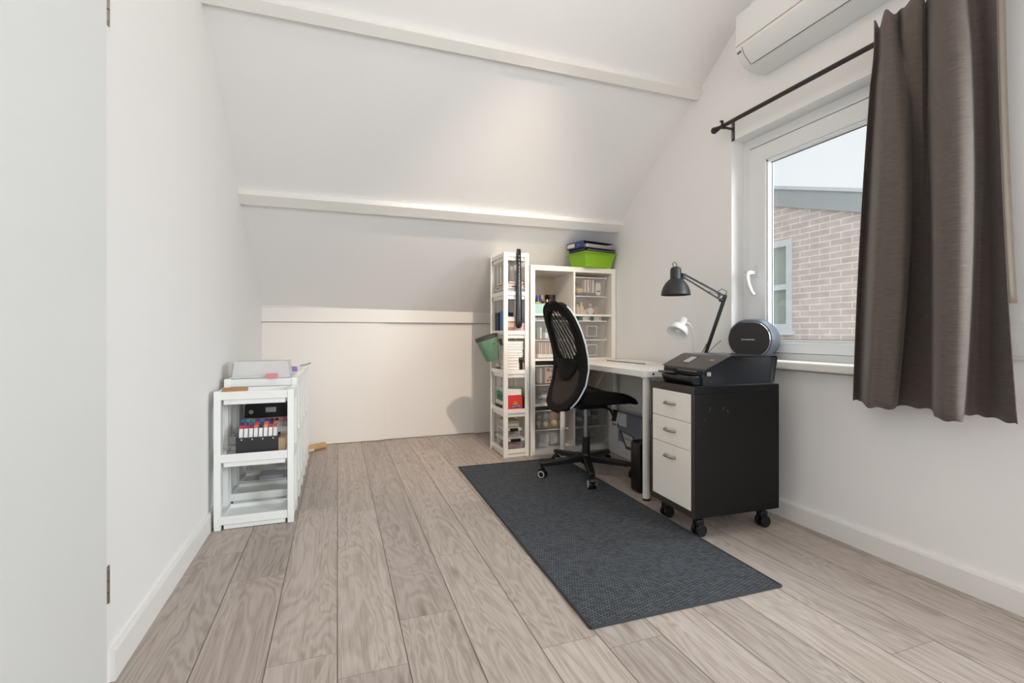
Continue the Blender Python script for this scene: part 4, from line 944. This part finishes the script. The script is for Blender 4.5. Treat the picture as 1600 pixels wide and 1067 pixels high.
# second left
b_ = I(BX(.085,.10,.050),'carton','#e9e7e4','white carton with dots in the second left bin','carton',0,1,1,-.005,-.10,0,bev=.0015)
MB().box(-.02,-.0515,.012,-.014,-.05,.020).box(.012,-.0515,.012,.022,-.05,.020).build('dot','#4a4a66',b_)
b_ = I(BX(.090,.10,.048),'carton','#4f937c','green carton stacked on the dotted white carton','carton',0,1,1,.0,-.095,.0505,bev=.0015)
MB().box(-.035,-.0515,.012,.008,-.05,.036).box(.018,-.0515,.010,.036,-.05,.038).build('label_panel','#cfe3d8',b_)
I(BX(.012,.08,.09),'card_packet','#ece9e3','white card standing left of the cartons','card',0,1,1,-.075,-.09)
I(BX(.10,.09,.022),'card_box','#e3dfd8','white flat box lying on the second left bins','box',0,1,1,-.075,-.06,BH-.0025+.001,0,bev=.002)
for k in range(10):
    I(BX(.010,.09,.088),'card_packet',['#d8b59a','#e6cdb5','#c9a288','#e2c4ab'][k%4],f'{["first","second","third","fourth","fifth","sixth","seventh","eighth","ninth","tenth"][k]} beige card from the left in the card row bin','card',0,1,0,-.088+.0175*k,-.09,.032,group='beige cards in the second left bin')
I(BX(.20,.18,.030),'card_box','#efece6','white flat box under the beige card row','box',0,1,0,.0,-.04,0,bev=.002)
# third left
pk = I(BX(.13,.05,.128),'packet','#e3c3b6','pink printed packet in the third left compartment','packet',0,2,1,.028,-.105,0,bev=.001)
MB().box(-.055,-.0262,.095,-.025,-.025,.115).build('red_mark','#a83a3a',pk); MB().box(-.012,-.0262,.08,.045,-.025,.112).build('tan_mark','#b98b5c',pk)
MB().bar((-.035,-.0256,.042),(.05,-.0256,.060),.001,.008,up=(0,0,1)).build('dark_stroke','#3a2f2c',pk)
for k in range(4): MB().box(-.05+.025*k,-.0262,.012,-.034+.025*k,-.025,.030).build('brown_mark','#6e3b38',pk)
I(BX(.02,.08,.12),'card_packet','#cfc6be','grey card left of the pink packet','card',0,2,1,-.075,-.09)
for k,(c2,x,y,z,sx) in enumerate((('#b5303c',.025,-.10,.045,1.5),('#27344f',-.02,-.08,.075,1.7),('#d9d4cb',-.02,-.11,.02,2.2),('#5e8592',-.07,-.09,.01,1.3),('#8d8f96',.07,-.09,.07,1.3),('#c9bda9',.05,-.10,.006,1.6))):
    I(MB().ball((0,0,.022),.022,12,(sx,1.4,.9)),'fabric_scrap',c2,('red','navy blue','white','steel blue','grey','cream')[k]+' fabric scrap in the third left bin','fabric',0,2,0,x,y,z,rnd.uniform(-30,30),group='fabric scraps in the third left bin')
put(BX(.05,.05,.055),'camera','#15110f','small black object on the third left bins','camera',(cellx[0]+.045, KY+.11, cz(2)+2*BH+.008),0,bev=.004) if 0 else None
# bottom left: yarn
for k,(c2,x,y,z,r) in enumerate((('#c5866f',.035,-.105,.055,.034),('#d29a85',.075,-.085,.062,.030),('#b9765f',.045,-.03,.07,.034),('#dcc07e',.045,-.125,.003,.028),('#d6a596',.098,-.115,.002,.026),('#8b8c98',-.025,-.10,.052,.030),('#a08fa0',.0,-.06,.02,.030),('#8f8a5a',-.075,-.09,.045,.026),('#c2bd6b',-.035,-.125,.002,.022),('#a79a6a',-.088,-.115,.002,.026),('#77704e',-.065,-.03,.02,.034))):
    I(MB().ball((0,0,r),r,14),'yarn_ball',c2,('terracotta','light terracotta','rust','yellow','pink','grey blue','mauve','olive','lime yellow','khaki','dark olive')[k]+' yarn ball in the bottom left bin','yarn',0,3,1,x,y,z)
for k,(x,y,z,d_,c2) in enumerate(((-.055,-.09,.0,(.085,.10,.034),'#c9c5c8'),(-.045,-.085,.035,(.085,.10,.062),'#bdb8bb'),(.025,-.075,.012,(.035,.10,.085),'#a5a2a6'),(.068,-.09,.020,(.055,.09,.070),'#c4bfc1'))):
    I(BX(*d_),'carton',c2,('flat pale grey carton lowest','grey carton on the flat one','darker grey carton standing in the middle','small pale carton at the right')[k]+' in the bottom left bin','carton',0,3,0,x,y,z,bev=.001)
I(MB().ball((0,0,.02),.02,12,(4.2,3.6,.6)),'folded_cloth','#45414a','dark cloth over the cartons in the bottom left bin','cloth',0,3,0,.0,.03,.105)
# bottom right: dark bits
rr_ = random.Random(3)
for k in range(9):
    c2 = ['#1d2436','#2d2524','#3b3231','#c9c6c2','#262a30','#8d8a88','#3a1f22','#bcb6ae','#22252e'][k]
    I(BX(.045,.05,.020+.006*(k%3)),'cassette',c2,['dark blue','dark brown','taupe brown','white','slate','grey','maroon','cream','navy black'][k]+' little case in the open bin of the bottom right compartment','case',1,3,1,-.08+.075*(k%3),-.105,.036*(k//3),rr_.uniform(-10,10),bev=.002,group='little cases in the bottom right bin')
I(MB().ball((0,0,.045),.045,14,(2.2,2.2,.9)),'folded_cloth','#4a4644','dark grey cloth in the lowest bin of the bottom right compartment','cloth',1,3,0,0,-.03)
# top left compartment
tl = lambda x, y, z=0: (KX+f_+x, KY+y, cz(0)+z)
mb_ = thing('pen_box', 'mint green box of pens and tools in the top left compartment', 'box', tl(.066,.10))
MB().tub((-.058,-.05,.058,.05),(-.060,-.052,.060,.052),0,.082,.003).build('body','#a9cfc2',mb_,bev=.002)
for k,(c2,x,y,h,lb) in enumerate((('#2f2a26',-.035,0,.130,'dark brown brush handle'),('#2b2f86',-.012,.0,.150,'blue pen'),('#2a2d70',.012,-.01,.155,'second blue pen'),('#a52a35',.028,.0,.125,'red pen'),('#171514',.030,-.02,.105,'black marker'),('#463a22',-.045,-.02,.118,'olive brown tool'))):
    put(MB().tube([(0,0,.004),(.004,.004,h*.85),(.005,.005,h)],[.009,.011,.006],10),'pen',c2,lb+' standing in the mint green box','pen',tl(.066+x,.10+y),0,group=None)
put(MB().ball((0,0,.012),.012,12,(2.0,1.3,.6)),'eraser','#d7e04a','yellow lump on the rim of the mint green box','eraser',tl(.045,.052,.076),0)
jr = thing('jar','brown jar with black lid in the top left compartment','jar',tl(.195,.15))
MB().lathe([(.0005,0),(.036,0),(.038,.01),(.038,.12),(.0005,.12)],22).build('body','#6b5142',jr); MB().lathe([(.0005,.12),(.042,.12),(.043,.125),(.043,.16),(.0005,.16)],22).build('lid','black',jr)
put(BX(.085,.09,.118),'card_box','#cdbfa8','cream box right of the jar with black lid','box',tl(.268,.262),4,bev=.002)
put(MB().lathe([(.0005,0),(.032,0),(.032,.09),(.016,.105),(.016,.14),(.0005,.14)],18),'bottle','#d3ccc4','white bottle behind the pens in the top left compartment','bottle',tl(.118,.21),0)
put(MB().lathe([(.0005,0),(.020,0),(.020,.14),(.014,.15),(.014,.165),(.0005,.165)],18),'bottle','#c4bbb0','tall pale bottle left of the black lidded jar','bottle',tl(.165,.25),0)
put(MB().prism([(0,0),(.028,0),(.006,.118),(-.002,.118)],-.004,.004,'y'),'knife','#cfcac2','silver craft blade leaning beside the mint box','blade',tl(.132,.075),0)
rl = thing('tape_dispenser','black and white roll in the right corner of the top left compartment','roll',tl(.294,.085))
MB().tube([(0,-.02,.044),(0,.02,.044)],.034,22).build('roll','black',rl,bev=.004); MB().box(-.03,-.024,0,.028,.024,.022).build('stand','#d8d4cf',rl,bev=.003)
# on top of the shelf
tr = thing('plastic_tray','lime green plastic tray on top of the cube shelf','tray',(1.842,3.372,KH+.001),10)
m = MB().tub((.035,.035,.30,.215),(.010,.010,.325,.235),0,.118,.003); m.ring((-.004,-.004,.339,.249),(.012,.012,.323,.233),.110,.119); m.build('body','lime',tr,bev=.004)
MB().ball((.045,.012,.098),.010,12,(1.5,.7,1)).build('stud','lime',tr)
MB().box(.315,.06,.098,.352,.19,.106).build('grip','lime',tr,bev=.002)
for nm_2, lb, c2, zz_, off in (('ring_binder','dark navy ring binder lying directly on the lime green tray','#1b2036',.120,(0.0,.0)),('ring_binder','blue ring binder with white spine label on top of the pile','#2b4374',.150,(-.008,.004))):
    b_ = thing(nm_2, lb, 'binder', (1.842+off[0], 3.372+off[1], KH+.001+zz_+.001), 9 if zz_ < .14 else 12)
    h_ = .028 if zz_ < .14 else .052
    MB().box(0,0,0,.32,.215,.003).box(.0,0,h_-.003,.32,.215,h_).box(0,0,0,.003,.215,h_).build('cover',c2,b_,bev=.001)
    MB().box(.03,.006,.005,.315,.210,h_*.62).build('pages','#a79f98' if h_ > .03 else '#5b5a60',b_,smooth=False)
    if h_ > .03:
        MB().box(-.001,.115,.012,0,.205,h_-.010).build('spine_label','#dcd9cb',b_); MB().box(-.001,.055,.020,0,.060,.034).box(-.001,.070,.020,0,.075,.034).build('lettering','#8d96b5',b_)
        MB().tube([(.035,.004,.015),(.035,.210,.015)],.010,10).build('page_roll','#c9c2b4',b_)
put(MB().tube([(-.03,0,.004),(-.012,.006,.006),(.006,-.004,.005),(.028,.004,.006)],.0042,8).ball((-.018,0,.008),.007,10).ball((.012,0,.008),.008,10),'ornament','#d8c7a4','tiny beige ornament on the left of the shelf top','ornament',(KX+.20,KY+.05,KH+.001),0)

# ------------------------------------------------------------------ under the desk
fb = thing('flat_carton','large flat blue-grey carton with product picture leaning on the wall under the desk','carton',(2.068,2.95,0))
MB().box(0,-.30,0,.045,.435,.335).build('body','#7d8792',fb,bev=.001)
MB().box(-.0008,.30,0,.0004,.434,.325).build('white_end','#d9d6d8',fb); MB().box(-.0012,.185,.235,.0,.335,.335).build('address_label','#e4e2e0',fb)
MB().box(-.0016,.33,.222,.0,.385,.236).box(-.0016,.285,.215,.0,.315,.245).build('lettering','#77747a',fb)
MB().add([(-.001,y,z) for y,z in ((.30,0),(-.30,0),(-.30,.10),(.05,.10),(.29,.115))]+[(.0004,y,z) for y,z in ((.30,0),(-.30,0),(-.30,.10),(.05,.10),(.29,.115))],[(0,1,2,3,4),(9,8,7,6,5)]).build('white_picture','#dddadb',fb,smooth=False)
MB().add([(-.0018,y,z) for y,z in ((.285,.20),(.09,.185),(.05,.075),(.19,.070))],[(0,1,2,3)]).build('picture_frame','#4d4b4a',fb,smooth=False)
MB().add([(-.0022,y,z) for y,z in ((.245,.190),(.105,.178),(.075,.095),(.185,.095))],[(0,1,2,3)]).build('picture_paper','#d2cec8',fb,smooth=False)
MB().box(-.0026,.12,.145,-.0022,.205,.152).build('lettering','#9c7f72',fb)
cs_ = thing('case','black rounded case standing behind the near desk leg','case',(1.80,2.46,0))
MB().prism(rr(-.125,0,.10,.305,.02), -.05, .04, 'y').build('body','black',cs_,bev=.012)
MB().tube([(-.04,0,.30),(-.035,0,.325),(.02,0,.325),(.025,0,.30)],.006,10).build('handle','black',cs_)

# ------------------------------------------------------------------ ceiling lamp above the frame
cl = thing('ceiling_lamp','white ceiling spot lamp with warm bulb and a spot head turned to the far wall','lamp',(.95,1.40,2.70))
MB().tube([(0,0,.06),(0,0,zt-2.70)],.008,10).tube([(0,0,zt-2.73),(0,0,zt-2.70)],.05,20).build('stem','white',cl)
MB().tube([(-.22,0,.06),(.22,0,.06)],.010,12).tube([(-.18,0,.06),(-.18,0,.03)],.018,14).build('cross_bar','white',cl)
MB().ball((-.18,0,-.005),.04,20).build('bulb',emit('warm_bulb',(1,.72,.46,1),88),cl)
aim = Vector((1.02,4.4,.22)); hp = Vector((1.13,1.40,2.70)); dq = (aim-hp).normalized(); Tq = Matrix.Translation(hp-Vector(cl.location)) @ dq.to_track_quat('Z','Y').to_matrix().to_4x4()
MB().lathe([(.0005,-.10),(.03,-.10),(.04,-.09),(.048,.03)],24,Tq).tube([Tq @ Vector((0,0,-.08)),(.18,0,.06)],.007,8).build('spot_head','white',cl,solid=.002)

# ------------------------------------------------------------------ daylight
wld = bpy.data.worlds.new('overcast'); sc.world = wld; wld.use_nodes = True
nt_ = wld.node_tree; bg = nt_.nodes['Background']
tc = nt_.nodes.new('ShaderNodeTexCoord'); nz = nt_.nodes.new('ShaderNodeTexNoise'); nz.inputs['Scale'].default_value = 2.2; nz.inputs['Detail'].default_value = 4
nt_.links.new(tc.outputs['Generated'], nz.inputs['Vector']); rp = nt_.nodes.new('ShaderNodeValToRGB')
rp.color_ramp.elements[0].color = (.80,.83,.88,1); rp.color_ramp.elements[0].position = .3; rp.color_ramp.elements[1].color = (.98,.98,1,1); rp.color_ramp.elements[1].position = .7
nt_.links.new(nz.outputs[0], rp.inputs[0]); nt_.links.new(rp.outputs[0], bg.inputs[0]); bg.inputs[1].default_value = 1.09
def light(name, typ, loc, aim, e, colr, **k):
    l = bpy.data.lights.new(name, typ); l.energy = e; l.color = colr
    for a, v in k.items(): setattr(l, a, v)
    o = bpy.data.objects.new(name, l); col.objects.link(o); o.location = loc
    o.rotation_euler = (Vector(aim)-Vector(loc)).to_track_quat('-Z', 'Y').to_euler(); return o
light('lamp_spot', 'SPOT', tuple(hp+dq*.02), tuple(aim), 184, (1,.82,.66), spot_size=R(61), spot_blend=1.0, shadow_soft_size=.03)
light('overcast_sun', 'SUN', (3.4,1.5,8), (3.4,1.5,0), 5.6, (1,.99,.97), angle=R(25))
light('sky_at_window', 'AREA', (3.2,1.75,3.10), (.6,1.9,.9), 95, (.90,.95,1), shape='RECTANGLE', size=2.0, size_y=1.2)
light('sky_along_the_gap', 'AREA', (3.55,-1.1,2.1), (2.2,2.1,1.35), 68, (.92,.96,1), shape='RECTANGLE', size=2.0, size_y=1.8, spread=R(80))
light('fill_at_side_window', 'AREA', (2.40,-.175,1.35), (0,.9,1.2), 43, (.82,.92,1), shape='RECTANGLE', size=1.5, size_y=1.55)  # added fill from the right, brightens the left wall and near floor

light('fill_at_front_window', 'AREA', (1.0,-1.72,1.45), (.9,4,1.3), 23.5, (1,.95,.90), shape='RECTANGLE', size=1.85, size_y=1.55)  # added frontal fill for the back panels and low slope

# ------------------------------------------------------------------ camera and view
cd = bpy.data.cameras.new('camera'); cam = bpy.data.objects.new('camera', cd); col.objects.link(cam)
cam.location = (0, 0, .952); cam.rotation_euler = (R(90), 0, R(-19.995)); cd.sensor_width = 36; cd.lens = 749.7/1600*36; cd.shift_y = -12.8/1600; cd.clip_start = .02
sc.camera = cam
sc.view_settings.view_transform = 'Standard'; sc.view_settings.look = 'None'; sc.view_settings.gamma = 1; sc.view_settings.use_curve_mapping = False
sc.view_settings.exposure = 0
sc.cycles.max_bounces = 10; sc.cycles.diffuse_bounces = 5; sc.cycles.transparent_max_bounces = 32
